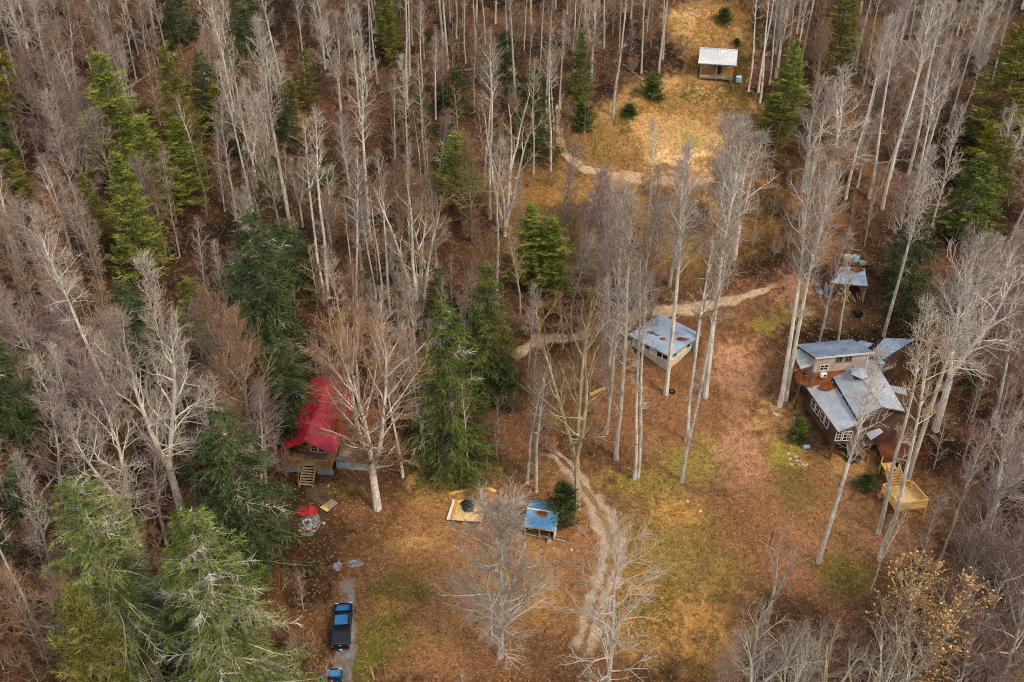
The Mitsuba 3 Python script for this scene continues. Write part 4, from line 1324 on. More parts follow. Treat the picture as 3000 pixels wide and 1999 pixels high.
put(t, 'gable', F.like().add([[-hw + .1, 1.85, 2.75], [hw - .1, 1.85, 2.75], [hw - .1, 5.1, 2.75], [-hw + .1, 5.1, 2.75], [-hw + .1, 2.75, 3.85], [hw - .1, 2.75, 3.85]],
                             [[0, 1, 5], [0, 5, 4], [2, 3, 4], [2, 4, 5], [1, 2, 5], [0, 4, 3]]), 'wood_honey')
ribbed(t, ev - hx, ev + hx, rd + hx, rd - hx, 'roof_white', .92, .3, .06)
ribbed(t, bk + hx, bk - hx, rd - hx, rd + hx, 'roof_white', .92, .3, .035)
put(t, 'ridge_cap', MB().beam(rd - hx + V(0, 0, .03), rd + hx + V(0, 0, .03), .3, .04), 'roof_white')
put(t, 'fascia', MB().beam(ev - hx - V(0, 0, .08), ev + hx - V(0, 0, .08), .03, .14), 'roof_slate')
# blue tank beside it
tk = G(2163, 243)
t = thing('water_tank', 'pale blue plastic water tank beside the porch of the white roofed cabin', 'tank')
m = m3.Manifold.cube((.95, .95, .95), True).refine(4)
put(t, 'tank_body', MB(tk + V(0, 0, .65), -.2).addm(m3.Manifold.hull_points([[x, y, z + .0] for x in (-.45, .45) for y in (-.45, .45) for z in (-.5, .5)] + [[x * 1.1, y, z] for x in (-.45, .45) for y in (-.3, .3) for z in (-.4, .4)] + [[x, y * 1.1, z] for x in (-.3, .3) for y in (-.45, .45) for z in (-.4, .4)])), 'tank_blue')
put(t, 'lid', MB(tk + V(0, 0, 1.15), 0).tube((0, 0, 0), (0, 0, .08), .14, n=12), 'white_plastic')
bars = MB(tk + V(0, 0, .65), -.2)
for z in (-.35, 0, .35):
    for s in (-1, 1):
        bars.beam((-.54, s * .53, z), (.54, s * .53, z), .025, .025).beam((s * .53, -.54, z), (s * .53, .54, z), .025, .025)
for q in (-.5, 0, .5):
    for s in (-1, 1):
        bars.beam((q, s * .53, -.5), (q, s * .53, .5), .025, .025)
put(t, 'cage', bars, 'steel')
rr = np.random.default_rng(5)
for i, (px, py) in enumerate([(2078, 147), (2088, 146), (2110, 150), (2118, 150), (2124, 149), (2138, 151), (2146, 150), (2164, 153)]):
    b = G(px, 168)
    top = b + V(rr.normal(0, .3), -.6 + rr.normal(0, .2), 2.9 + rr.uniform(-.5, .5))
    solo('leaning_pole', MB().tube(b - V(0, 0, .2), top, .07, .05, 6), 'dead_bark', 'pale pole leaning up behind the roof of the white roofed cabin', 'pole', 'pale poles behind the white roofed cabin')

# ================================================================== the pavilion in the middle
t = thing('pavilion', 'square pavilion with a leaf strewn blue grey metal roof and low white walls', 'pavilion')
c0, c1, c2, c3 = V(16.2, 117.6, 0), V(21.35, 112.35, 0), V(26.5, 117.6, 0), V(21.35, 122.8, 0)      # roof corners
ctr = (c0 + c1 + c2 + c3) / 4
zf, ze, zr = 5.9, 8.75, 9.75
w = [ctr + (c - ctr) * .84 for c in (c0, c1, c2, c3)]
base = MB()
fl = [q + V(0, 0, zf) for q in w]
base.slab([ctr + (q - ctr) * 1.03 + V(0, 0, zf) for q in w], 1.6)
put(t, 'floor', base, 'concrete')
for i in range(4):
    A, B = w[i], w[(i + 1) % 4]
    d = nrm(B - A)
    lowz = 1.35
    k = put(t, 'wall', MB().beam(A + V(0, 0, zf + lowz / 2), B + V(0, 0, zf + lowz / 2), .16, lowz), 'white_wall')
    if i == 1:
        put(k, 'orange_board', MB().beam(A + d * .6 + np.cross(d, V(0, 0, 1)) * .12 + V(0, 0, zf + .2), B - d * .4 + np.cross(d, V(0, 0, 1)) * .12 + V(0, 0, zf + .2), .06, .18), 'wood_orange')
    put(t, 'sill_board', MB().beam(A - np.cross(d, V(0, 0, 1)) * -.05 + V(0, 0, zf + lowz + .03), B - np.cross(d, V(0, 0, 1)) * -.05 + V(0, 0, zf + lowz + .03), .26, .06), 'white_trim')
    for j in range(0, 6):
        p = A + (B - A) * j / 6
        put(t, 'post', MB().beam(p + V(0, 0, zf), p + V(0, 0, ze + .1), .16 if j else .24, .16 if j else .24), 'white_trim')
    if i in (0, 2):      # closed boards between some posts
        for j in (0, 3):
            a, b = A + (B - A) * (j + .06) / 6, A + (B - A) * (j + .94) / 6
            put(t, 'wall_panel', MB().beam(a + V(0, 0, (zf + lowz + ze) / 2), b + V(0, 0, (zf + lowz + ze) / 2), .08, ze - zf - lowz), 'white_wall')
    if i == 1:
        for j in (2, 3, 5):
            a, b = A + (B - A) * (j + .06) / 6, A + (B - A) * (j + .94) / 6
            put(t, 'wall_panel', MB().beam(a + V(0, 0, (zf + lowz + ze) / 2), b + V(0, 0, (zf + lowz + ze) / 2), .08, ze - zf - lowz), 'white_wall')
cs = [q + V(0, 0, ze) for q in (c0, c1, c2, c3)]
m03, m12 = (c0 + c3) / 2 + V(0, 0, zr), (c1 + c2) / 2 + V(0, 0, zr)
r0_, r1_ = m03 + (m12 - m03) * .33, m12 + (m03 - m12) * .33
ribbed(t, cs[0], cs[1], r1_, r0_, 'roof_pavilion', .95, .32, .04)
ribbed(t, cs[2], cs[3], r0_, r1_, 'roof_pavilion', .95, .32, .04)
ribbed(t, cs[1], cs[2], r1_ + V(.01, 0, 0), r1_, 'roof_pavilion', .95, .32, .04)
ribbed(t, cs[3], cs[0], r0_ - V(.01, 0, 0), r0_, 'roof_pavilion', .95, .32, .04)
for i in range(4):
    put(t, 'fascia', MB().beam(cs[i] - V(0, 0, .1), cs[(i + 1) % 4] - V(0, 0, .1), .04, .16), 'roof_slate')
for px, py, a, b, sd_ in ((1912, 978, .6, .25, 1), (1938, 973, .7, .4, 2), (1948, 996, .6, .22, 3), (1992, 996, 1.1, .28, 4), (1930, 985, .5, .22, 5)):
    leaf_cover(t, P(px, py, 9.16) + V(0, 0, .05), V(a, -.1, 0), V(0, b, .02), 220, sd_, size=.22, lift=.12)
solo('cut_log', MB().tube(G(1728, 1162) + V(0, 0, .25), G(1772, 1142) + V(0, 0, .35), .26, .22, 10), 'log_cut', 'orange brown split log lying in the brush left of the pavilion', 'log')
solo('old_tyre', MB(G(1969, 1148)).addm(trimesh.creation.torus(.36, .15, 16, 8)), 'black_rubber', 'black tyre lying on the leaves below the front corner of the pavilion', 'tyre')

# ================================================================== the blue roofed shed
t = thing('blue_roofed_shed', 'open shed with a blue metal roof and white ridge cap beside the dirt road', 'shed')
g = G(1578, 1530)
F = MB((3.62, 87.95, g[2] - .05), math.radians(-11.5))
L, D = 1.88, 2.25
ze, zr = 1.85, 2.55
for x in (-L + .15, 0, L - .15):
    for y in (-D + .35, D - .35):
        put(t, 'post', F.like().box(x - .07, x + .07, y - .07, y + .07, -.3, ze + .1), 'wood_weathered')
put(t, 'shelf', boards(F.like(), (-L + .2, -D + .4, .62), (2 * L - .4, 0, 0), (0, 2 * D - .8, 0), .25), 'wood_dark', kind='stuff')
for z in (.25, .95, 1.45):
    put(t, 'stacked_wood', F.like().box(-L + .3, L - .5, -D + .55, D - .6, z - .2, z + .16), 'wood_dark')
put(t, 'end_wall', F.like().slab([(L - .05, -D + .3, .1), (L - .05, D - .3, .1), (L - .05, D - .3, ze - .02), (L - .05, 0, zr - .1), (L - .05, -D + .3, ze - .02)], .05), 'white_wall')
put(t, 'end_wall', F.like().slab([(-L + .1, D - .3, .1), (-L + .1, -D + .3, .1), (-L + .1, -D + .3, ze - .02), (-L + .1, 0, zr - .1), (-L + .1, D - .3, ze - .02)], .05), 'wood_weathered')
q = [F.W(p) for p in ((-L, -D, ze), (L, -D, ze), (L, 0, zr), (-L, 0, zr), (L, D, ze), (-L, D, ze))]
ribbed(t, q[0], q[1], q[2], q[3], 'roof_blue', .63, .21, .03)
ribbed(t, q[4], q[5], q[3], q[2], 'roof_blue', .63, .21, .03)
put(t, 'ridge_cap', MB().beam(q[3] + V(0, 0, .05), q[2] + V(0, 0, .05), .16, .05), 'white_trim')
for x in (.9, 1.25, 1.6):
    put(t, 'rafter_end', F.like().box(x - .06, x + .06, -D - .06, -D + .1, ze - .13, ze - .03), 'white_trim')
put(t, 'fascia', MB().beam(q[0] - V(0, 0, .1), q[1] - V(0, 0, .1), .04, .14), 'wood_weathered')
leaf_cover(t, F.W((.05, -.42, zr - .13)), (F.W((.62, 0, 0)) - F.W((0, 0, 0))), F.W((0, -.34, -.11)) - F.W((0, 0, 0)), 260, 6, size=.16, lift=.06)
leaf_cover(t, F.W((L - .45, .85, zr - .27)), (F.W((.42, 0, 0)) - F.W((0, 0, 0))), F.W((0, .8, -.25)) - F.W((0, 0, 0)), 260, 7, size=.16, lift=.06)
# lumber lying in front of it
t = thing('lumber_pile', 'pile of dark grey poles and boards lying in front of the blue roofed shed', 'lumber')
rr = np.random.default_rng(8)
A0, B0 = G(1548, 1560), G(1660, 1585)
for i in range(16):
    o = rr.uniform(-.55, .55)
    s = rr.uniform(-.1, .3)
    a = A0 + (B0 - A0) * s + V(.1 * o, o, .12 + .1 * (i % 3))
    b = A0 + (B0 - A0) * (s + rr.uniform(.55, .8)) + V(.1 * o, o + rr.normal(0, .12), .10 + .1 * (i % 3))
    put(t, 'board', MB().beam(a, b, rr.uniform(.08, .2), rr.uniform(.05, .1)), ['wood_grey', 'wood_dark', 'wood_weathered', 'wood_grey'][i % 4])
t = thing('concrete_post', 'pale concrete block with a post standing beside the lumber pile', 'post')
b = G(1608, 1590)
put(t, 'block', MB(b, -.2).addm(m3.Manifold.hull_points([[x, y, z] for x in (-.22, .22) for y in (-.22, .22) for z in (-.1, .34)] + [[x, y, .42] for x in (-.17, .17) for y in (-.17, .17)])), 'concrete')
put(t, 'post', MB(b).box(-.06, .06, -.06, .06, .4, 1.5), 'wood_grey')
for px, py, w_ in ((1622, 1608, 'pale stone nearest to the concrete post by the lumber pile'), (1674, 1612, 'pale stone at the right of the lumber pile')):
    s = trimesh.creation.icosphere(subdivisions=2)
    s.vertices *= V(.24, .18, .14) * (1 + .25 * rr.normal(0, .5, (len(s.vertices), 1)).clip(-1, 1) * .4)
    solo('stone', MB(G(px, py) + V(0, 0, .05), rr.uniform(0, 3)).addm(s), 'stone_mat', w_, 'stone')

# ================================================================== the unfinished platform with the black tarp
t = thing('wooden_platform', 'unfinished square floor of yellow sheet wood on the lawn', 'platform')
zt = 1.85
O = P(1308, 1522, zt)
u, v = P(1412, 1530, zt) - O, P(1326, 1463, zt) - O
u[2] = v[2] = 0
ul, vl = np.linalg.norm(u), np.linalg.norm(v)
put(t, 'frame', MB().slab([O + u * .02 + v * .01 - V(0, 0, .03), O + u * .98 + v * .01 - V(0, 0, .03), O + u * .99 + v - V(0, 0, .03), O + v - V(0, 0, .03)], .28), 'wood_dark')
put(t, 'white_edge_board', MB().slab([O, O + u * .08, O + u * .08 + v, O + v], .05), 'white_trim')
put(t, 'orange_edge_board', MB().slab([O + u * .085, O + u * .16, O + u * .16 + v, O + u * .085 + v], .07), 'wood_orange')
for i in range(2):
    for j in range(3):
        a, b = .165 + .835 * i / 2, .165 + .835 * (i + 1) / 2 - .004
        c_, d_ = 1.0 * j / 3, (j + 1) / 3 - .004
        sk = u * .08 * 0
        put(t, 'floor_panel', MB().slab([O + u * a + v * c_, O + u * b + v * c_, O + u * b + v * d_, O + u * a + v * d_], .025), 'wood_osb')
for a in (.05, .5, .95):
    for b in (.06, .5, .94):
        p = O + u * a + v * b
        put(t, 'block', MB(p).box(-.18, .18, -.18, .18, -1.1, -.30), 'concrete')
cp = O + u * .50 + v * .66
mound(None, [(cp + V(0, 0, .18), (.72, .95, .42)), (cp + V(-.3, .35, .3), (.55, .5, .36)), (cp + V(.35, .25, .22), (.5, .6, .36)), (cp + V(.15, -.45, .16), (.55, .5, .3))], 'black_tarp', 'tarp_heap')
tag('tarp_heap', 'crumpled black tarp heaped over things on the yellow wooden platform', 'tarp')
# arc of yellow sand behind it
arc = [G(*q) for q in ((1322, 1446), (1345, 1440), (1375, 1436), (1405, 1435), (1432, 1433), (1446, 1438))]
mb = MB()
arcs = catmull([q[:2] for q in arc], .35)
rr = np.random.default_rng(9)
for q in arcs:
    s = trimesh.creation.icosphere(subdivisions=2)
    s.vertices *= V(.38, .22, .15) * rr.uniform(.75, 1.15)
    mb.add(s.vertices + V(q[0], q[1] + rr.normal(0, .03), gz(*q) + .02), s.faces)
tag(put(None, 'sand_heap', mb, 'sand_yellow', True), 'curved low heap of yellow sand behind the wooden platform', 'sand', kind='stuff')

# ================================================================== the red roofed cabin
t = thing('red_roofed_cabin', 'wooden cabin with a red metal roof, white double doors and a front deck', 'cabin')
zfl = 3.55          # deck level
F = MB((-25.35, 97.9, 0), math.radians(-6))
# heights: ridge 7.6, eaves about 5.6; the long gable runs away from the viewer
Rf, Rb = V(-.05, -1.35, 7.35), V(-.05, 13.2, 7.35)
HW, ez = 3.35, 5.55


def W(p):
    return F.W(p)


put(t, 'foundation', F.like().box(-2.9, 2.9, 1.0, 12.6, .8, zfl - .02), 'wood_dark')
put(t, 'wall', F.like().box(-2.9, 2.9, 1.0, 12.6, zfl - .02, 5.8), 'wood_honey')
put(t, 'gable_wall', F.like().add([[-2.9, 1.0, 5.8], [2.9, 1.0, 5.8], [-.05, 1.0, 7.2], [-2.9, 12.6, 5.8], [2.9, 12.6, 5.8], [-.05, 12.6, 7.2]],
                                  [[0, 1, 2], [3, 5, 4], [0, 2, 5], [0, 5, 3], [1, 4, 5], [1, 5, 2]]), 'wood_honey')
sd = MB()
lap(sd, W((-2.9, 1.0, 0)), W((2.9, 1.0, 0)), zfl, 5.8, .2)
lap(sd, W((2.9, 1.0, 0)), W((2.9, 12.6, 0)), zfl, 5.8, .2)
lap(sd, W((-2.9, 12.6, 0)), W((-2.9, 1.0, 0)), zfl, 5.8, .2)
put(t, 'siding', sd, 'wood_honey', kind='stuff')
d = W((1, 0, 0)) - W((0, 0, 0))
for i, x in enumerate((-.02, .96)):
    k = window(t, W((x + .1, .95, zfl + 1.03)), d, .95, 2.0, 2, 4, name='door', fr=.13, bar=.06)
    put(k, 'handle', MB().beam(W((.62 if i == 0 else .54, .83, zfl + .95)), W((.62 if i == 0 else .54, .83, zfl + 1.1)), .04, .03), 'steel')
window(t, W((-1.75, .95, zfl + 1.25)), d, 1.3, .8, 1, 1, frame='wood_honey', glass='wood_weathered')
# main roof
ribbed(t, W((HW, -1.35, ez)), W((HW, 13.2, ez)), W(Rb), W(Rf), 'roof_red', .95, .4, .06)
ribbed(t, W((-HW - .1, 13.2, ez)), W((-HW - .1, -1.35, ez)), W(Rf), W(Rb), 'roof_red', .95, .4, .06)
put(t, 'ridge_cap', MB().beam(W(Rf) + V(0, 0, .05), W(Rb) + V(0, 0, .05), .3, .05), 'roof_red')
for s in (-1, 1):
    put(t, 'fascia', MB().beam(W((s * HW, -1.37, ez - .08)), W((-.05, -1.37, 7.27)), .03, .16), 'roof_trim_red')
for x in (-2.75, 2.75):
    put(t, 'porch_post', F.like().box(x - .07, x + .07, -1.2, -1.06, zfl, 5.75), 'wood_honey')
# right wing with a lower roof, thick with leaves
put(t, 'wing_wall', F.like().box(2.92, 7.3, 2.9, 8.4, 1.0, 5.0), 'wood_grey')
ribbed(t, W((3.0, 2.35, 4.95)), W((7.7, 2.35, 4.95)), W((7.7, 5.6, 5.75)), W((3.0, 5.6, 5.75)), 'roof_redbrown', .95, .3, .035)
ribbed(t, W((7.7, 8.9, 4.95)), W((3.0, 8.9, 4.95)), W((3.0, 5.6, 5.75)), W((7.7, 5.6, 5.75)), 'roof_redbrown', .95, .3, .035)
put(t, 'eave_trim', MB().beam(W((2.9, 2.32, 4.93)), W((7.75, 2.32, 4.93)), .05, .2), 'roof_trim_red')
put(t, 'eave_trim', MB().beam(W((7.73, 2.35, 4.93)), W((7.73, 5.6, 5.73)), .06, .22), 'roof_trim_red')
leaf_cover(t, W((4.6, 4.1, 5.40)), W((2.1, 0, 0)) - W((0, 0, 0)), W((0, 1.3, .31)) - W((0, 0, 0)), 1500, 11, size=.2, lift=.06)
leaf_cover(t, W((2.6, 3.4, 5.99)), W((.55, 0, -.29)) - W((0, 0, 0)), W((0, 1.4, 0)) - W((0, 0, 0)), 500, 12, size=.2, lift=.06)
for x in (3.9, 5.3, 6.5):
    window(t, W((x, 2.86, 3.9)), d, .75, 1.0, 1, 2)
leaf_cover(t, W((1.6, 6.5, 6.47)), W((1.15, 0, -.62)) - W((0, 0, 0)), W((0, 5.3, 0)) - W((0, 0, 0)), 420, 13, size=.13, lift=.05)
leaf_cover(t, W((-1.7, 6.5, 6.42)), W((1.15, 0, .62)) - W((0, 0, 0)), W((0, 5.3, 0)) - W((0, 0, 0)), 420, 14, size=.13, lift=.05)
# front deck
put(t, 'deck_floor', boards(F.like(), (-3.2, -1.7, zfl), (6.2, 0, 0), (0, 2.7, 0), .16), 'wood_weathered', kind='stuff')
rim = F.like()
rim.box(-3.2, -.75, -1.74, -1.68, zfl - .28, zfl - .03).box(.95, 3.0, -1.74, -1.68, zfl - .28, zfl - .03)
put(t, 'deck_beam', rim, 'wood_honey')
for x in (-3.1, -.8, 1.0, 2.9):
    put(t, 'deck_post', F.like().box(x - .07, x + .07, -1.66, -1.52, .9, zfl - .03), 'wood_honey')
rail(t, W((-3.1, -1.62, zfl)), W((-.85, -1.62, zfl)), 'wood_honey', 1.0, 3)
rail(t, W((1.05, -1.62, zfl)), W((2.95, -1.62, zfl)), 'wood_honey', 1.0, 3)
rail(t, W((-3.12, .9, zfl)), W((-3.12, -1.6, zfl)), 'wood_honey', 1.0, 3)
put(t, 'skirt_panel', F.like().box(-2.95, -.95, -1.80, -1.76, zfl - 1.15, zfl - .30), 'panel_bluegrey')
put(t, 'skirt_panel', F.like().box(1.1, 3.15, -1.80, -1.76, zfl - 1.25, zfl - .30), 'panel_bluegrey')
nst = 7
for i in range(nst):
    zz = zfl - (i + 1) * (zfl - 2.15) / (nst + .5)
    put(t, 'step', F.like().box(-.70, .95, -1.72 - .30 * (i + 1), -1.72 - .30 * i - .04, zz - .05, zz), 'wood_weathered')
for x in (-.74, .97):
    put(t, 'stringer', MB().beam(W((x, -1.72, zfl - .18)), W((x, -1.72 - .30 * (nst + .3), 2.02)), .06, .26), 'wood_weathered')
put(t, 'stair_rail', MB().beam(W((-.85, -1.7, zfl + .92)), W((-.85, -3.75, 2.9)), .06, .09), 'wood_honey')
put(t, 'stair_rail', MB().beam(W((1.08, -1.7, zfl + .92)), W((1.08, -3.75, 2.9)), .06, .09), 'wood_honey')
put(t, 'stair_post', F.like().box(-.9, -.8, -3.8, -3.7, 1.9, 2.95), 'wood_honey')
put(t, 'stair_post', F.like().box(1.03, 1.13, -3.8, -3.7, 1.9, 2.95), 'wood_honey')
# side deck on the right
put(t, 'side_deck_floor', boards(F.like(), (3.1, -.4, zfl - .1), (4.6, 0, 0), (0, 3.2, 0), .16), 'wood_grey', kind='stuff')
for a, b in ((3.2, 5.35), (5.4, 7.6)):
    put(t, 'skirt_panel', F.like().box(a, b, -.52, -.47, zfl - 1.25, zfl - .15), 'panel_bluegrey')
rail(t, W((3.2, -.38, zfl - .1)), W((7.65, -.38, zfl - .1)), 'wood_grey', .95, 4)
rail(t, W((7.65, -.38, zfl - .1)), W((7.65, 2.7, zfl - .1)), 'wood_grey', .95, 3)
for x in (3.3, 5.4, 7.55):
    put(t, 'deck_post', F.like().box(x - .06, x + .06, -.3, -.18, 1.2, zfl - .15), 'wood_grey')

# boardwalk at the end of the footpath
t = thing('wooden_boardwalk', 'short grey boardwalk with two new yellow boards at its end, below the cabin steps', 'boardwalk')
c = G(968, 1480)
ang = math.radians(-38)
Fb = MB(c + V(0, 0, .08), ang)
for i in range(8):
    put(t, 'plank', Fb.like().box(-.62, .62, .75 - .24 * i - .22, .75 - .24 * i, 0, .05), 'wood_grey' if i < 6 else 'wood_new', label=None if i < 6 else 'new yellow plank')
put(t, 'bearer', Fb.like().box(-.5, -.4, -1.1, .7, -.12, -.003), 'wood_dark')
put(t, 'bearer', Fb.like().box(.4, .5, -1.1, .7, -.12, -.003), 'wood_dark')

# ================================================================== the fire pit
def adirondack(px, py, yaw, label):
    t = thing('garden_chair', label, 'chair', 'red chairs by the fire pit')
    f = MB(G(px, py), yaw)
    w = .36
    sl = f.like()
    for i in range(5):
        y = -.28 + .13 * i
        z = .40 - .035 * i
        sl.box(-w + .04, w - .04, y, y + .115, z - .025, z)
    put(t, 'seat', sl, 'chair_red')
    bk = f.like()
    for i in range(5):
        x = -.27 + .135 * i
        hgt = 1.05 - .10 * abs(i - 2)
        bk.beam((x, .33, .28), (x * 1.12, .66, hgt), .12, .022, up=(0, 1, 0))
    put(t, 'backrest', bk, 'chair_red')
    for s in (-1, 1):
        put(t, 'armrest', f.like().box(s * w - .08 + .02 * s, s * w + .08 + .02 * s, -.36, .42, .60, .63), 'chair_red')
        put(t, 'leg', f.like().box(s * w - .02, s * w + .02, -.32, -.22, 0, .60), 'chair_red')
        put(t, 'leg', f.like().beam((s * w, -.25, .34), (s * w, .55, .02), .04, .10), 'chair_red')


adirondack(886, 1514, -.45, 'red wooden garden chair left of its twin by the fire ring')
adirondack(917, 1511, .28, 'red wooden garden chair right of its twin by the fire ring')
t = thing('side_table', 'little red table between the two garden chairs', 'table')
f = MB(G(903, 1506))
put(t, 'table_top', f.like().box(-.2, .2, -.2, .2, .44, .47), 'chair_red')
for x in (-.16, .16):
    for y in (-.16, .16):
        put(t, 'leg', f.like().box(x - .025, x + .025, y - .025, y + .025, 0, .44), 'chair_red')
t = thing('fire_ring', 'round fire ring of pale blocks on the gravel pad', 'fire ring')
fc = G(900, 1535)
for lay in range(2):
    for i in range(12):
        a0, a1 = 6.283 * (i + .5 * lay) / 12, 6.283 * (i + .94 + .5 * lay) / 12
        v = []
        for z in (lay * .15 + .02, lay * .15 + .165):
            for rr_, a in ((.36, a0), (.56, a0), (.56, a1), (.36, a1)):
                v.append([fc[0] + rr_ * math.cos(a), fc[1] + rr_ * math.sin(a), fc[2] + z])
        put(t, 'block', (np.array(v), BOXF), 'firebrick')
put(t, 'ash_bed', MB(fc).tube((0, 0, .0), (0, 0, .07), .36, n=16), 'ash')
for i, (px, py, hh, rd_, lab) in enumerate([(878, 1561, .38, .17, 'short upright log seat at the left end of the row below the fire ring'), (888, 1553, .34, .16, 'upright log seat, second from the left below the fire ring'),
                                     (904, 1557, .36, .19, 'upright log seat, in the middle below the fire ring, cut face pale'), (922, 1550, .36, .18, 'upright log seat at the right end of the row below the fire ring')]):
    t = thing('log_seat', lab, 'log', 'log seats at the fire pit')
    f = MB(G(px, py))
    put(t, 'bark', f.like().tube((0, 0, 0), (0, 0, hh), rd_, rd_ * .96, 12), 'log_bark')
    put(t, 'cut_face', f.like().tube((0, 0, hh + .001), (0, 0, hh + .012), rd_ * .9, rd_ * .9, 12), 'log_cut')

# ================================================================== vehicles
def hull(pts):
    return m3.Manifold.hull_points([list(map(float, p)) for p in pts])


def rbox(x0, x1, y0, y1, z0, z1, r):
    pts = []
    for x in (x0 + r, x1 - r):
        for y in (y0 + r, y1 - r):
            for z in (z0 + r, z1 - r):
                s = m3.Manifold.sphere(r, 12).translate((x, y, z))
                pts.append(s)
    return m3.Manifold.batch_hull(pts)


def wheel(t, f, x, y, r=.38, w=.26):
    s = 1 if x > 0 else -1
    k = put(t, 'wheel', f.like().tube((x - w / 2, y, r), (x + w / 2, y, r), r, n=20), 'black_rubber', 40)
    put(k, 'rim', f.like().tube((x + s * w * .45, y, r), (x + s * (w * .5 + .012), y, r), r * .6, n=14), 'steel')


def vehicle(name, label, cat, loc, yaw, paint, L, Wd, hood, cabtop, cabz, bed):
    t = thing(name, label, cat)
    f = MB(loc, yaw)
    w = Wd / 2
    y0, y1 = -L / 2, L / 2
    hz = 1.12
    body = rbox(-w, w, y0, y1, .38, .98, .24) + hull([[x, y, z] for x in (-w + .06, w - .06) for y in (y1 - .28, y1 - hood) for z in (.7,)] +
                                                     [[x, y1 - .34, hz - .10] for x in (-w + .22, w - .22)] + [[x, y1 - hood, hz + .02] for x in (-w + .12, w - .12)])
    for s in (-1, 1):      # wheel arches
        for y in (y0 + 1.15, y1 - 1.02):
            body = body - m3.Manifold.cylinder(.7, .46, .46, 20, True).rotate((0, 90, 0)).translate((s * w, y, .40))
    if bed:
        body = body + (rbox(-w + .02, w - .02, y0 + .02, y0 + bed + .05, .6, 1.28, .08) - m3.Manifold.cube((Wd - .36, bed - .12, 1.0)).translate((-w + .18, y0 + .10, .82)))
    put(t, 'body', f.like().addm(body), 'truck_body' if bed else paint, 35)
    put(t, 'hood', f.like().addm(hull([[x, y1 - .42, hz - .11] for x in (-w + .28, w - .28)] + [[x, y1 - hood + .06, hz + .015] for x in (-w + .2, w - .2)] +
                                       [[x, y1 - .50, hz - .055] for x in (-w + .42, w - .42)] + [[x, y1 - hood + .06, hz + .05] for x in (-w + .42, w - .42)])), paint, 20)
    cb, ct = y1 - hood, y1 - hood - cabtop[0]
    rb, rt = y0 + bed if bed else y0 + .35, y1 - hood - cabtop[1]
    top = w - .28
    B = [(-w + .05, cb, 1.0), (w - .05, cb, 1.0), (w - .05, rb, 1.0), (-w + .05, rb, 1.0)]
    Tp = [(-top, ct, cabz), (top, ct, cabz), (top, rt, cabz), (-top, rt, cabz)]
    cab = hull(B + [(x * .96, y + (-.06 if y == ct else .06), z + .05) for x, y, z in Tp] + Tp)
    put(t, 'cab', f.like().addm(cab), paint, 30)
    for i in range(5):
        x = -top * .7 + top * 1.4 * i / 4
        put(t, 'roof_rib', f.like().box(x - .03, x + .03, rt + .15, ct - .2, cabz + .045, cabz + .065), paint)

    def glass(nm, a, b, c_, d_, o):
        """pane over the quad a b c d (bottom, bottom, top, top), inset and lifted by o"""
        q = np.array([a, b, c_, d_], float)
        cc = q.mean(0)
        q = cc + (q - cc) * [.86, .92, .82] if abs(q[0][0] - q[1][0]) < .01 else cc + (q - cc) * .88
        put(t, nm, f.like().slab(q + o, .015), 'glass_dark')
    n1 = nrm(np.cross(np.subtract(B[1], B[0]), np.subtract(Tp[0], B[0])))
    glass('windshield', B[1], B[0], Tp[0], Tp[1], np.abs(n1) * V(0, 1, 1) * .028)
    glass('rear_window', B[3], B[2], Tp[2], Tp[3], V(0, -.03, .014))
    for s in (-1, 1):
        a, b, c_, d_ = (B[1], B[2], Tp[2], Tp[1]) if s > 0 else (B[3], B[0], Tp[0], Tp[3])
        glass('side_window', b, a, d_, c_, V(s * .028, 0, .012)) if s < 0 else glass('side_window', a, b, c_, d_, V(.028, 0, .012))
        put(t, 'mirror', f.like().addm(rbox(s * (w + .12) - .09, s * (w + .12) + .09, cb - .42, cb - .28, 1.02, 1.2, .04)), paint, 40)
        put(t, 'headlight', f.like().addm(rbox(s * (w - .28) - .2, s * (w - .28) + .2, y1 - .10, y1 + .005, .72, .9, .045)), 'white_plastic', 40)
        put(t, 'tail_light', f.like().box(s * (w - .14) - .09, s * (w - .14) + .09, y0 - .012, y0 + .02, .72, 1.1), 'red_lamp')
        for y in (y0 + 1.15, y1 - 1.02):
            wheel(t, f, s * (w - .13), y)
    put(t, 'grille', f.like().box(-w + .5, w - .5, y1 - .02, y1 + .012, .62, .92), 'truck_black')
    put(t, 'bumper', f.like().addm(rbox(-w + .05, w - .05, y1 - .1, y1 + .12, .42, .6, .06)), 'steel', 40)
    put(t, 'bumper', f.like().addm(rbox(-w + .05, w - .05, y0 - .14, y0 + .06, .44, .62, .06)), 'truck_black', 40)
    put(t, 'licence_plate', f.like().box(-.16, .16, y0 - .165, y0 - .145, .46, .62), 'white_plastic')
    if bed:
        put(t, 'bed_cover', f.like().box(-w + .20, w - .20, y0 + .12, y0 + bed - .04, 1.12, 1.2), 'truck_black')
        put(t, 'tailgate', f.like().box(-w + .2, w - .2, y0 - .012, y0 + .03, .72, 1.24), 'truck_black')
        put(t, 'door_handle', f.like().box(-.1, .1, y0 - .03, y0 - .015, 1.05, 1.12), 'white_plastic')
    return t


a, b = G(1008, 1790), G(1001, 1900)
yaw = math.atan2(-(a - b)[0], (a - b)[1])
gc = G(1004, 1848)
vehicle('pickup_truck', 'dark blue pickup truck with a black bed cover parked on the gravel driveway', 'truck', gc + V(0, .15, 0), yaw, 'truck_paint', 5.9, 2.0, 1.35, (1.05, 2.35), 1.78, 2.3)
vehicle('parked_car', 'light blue car at the bottom edge, parked behind the pickup truck', 'car', G(974, 2032), math.radians(3), 'car_paint', 4.7, 1.85, 1.15, (1.05, 2.8), 1.58, 0)

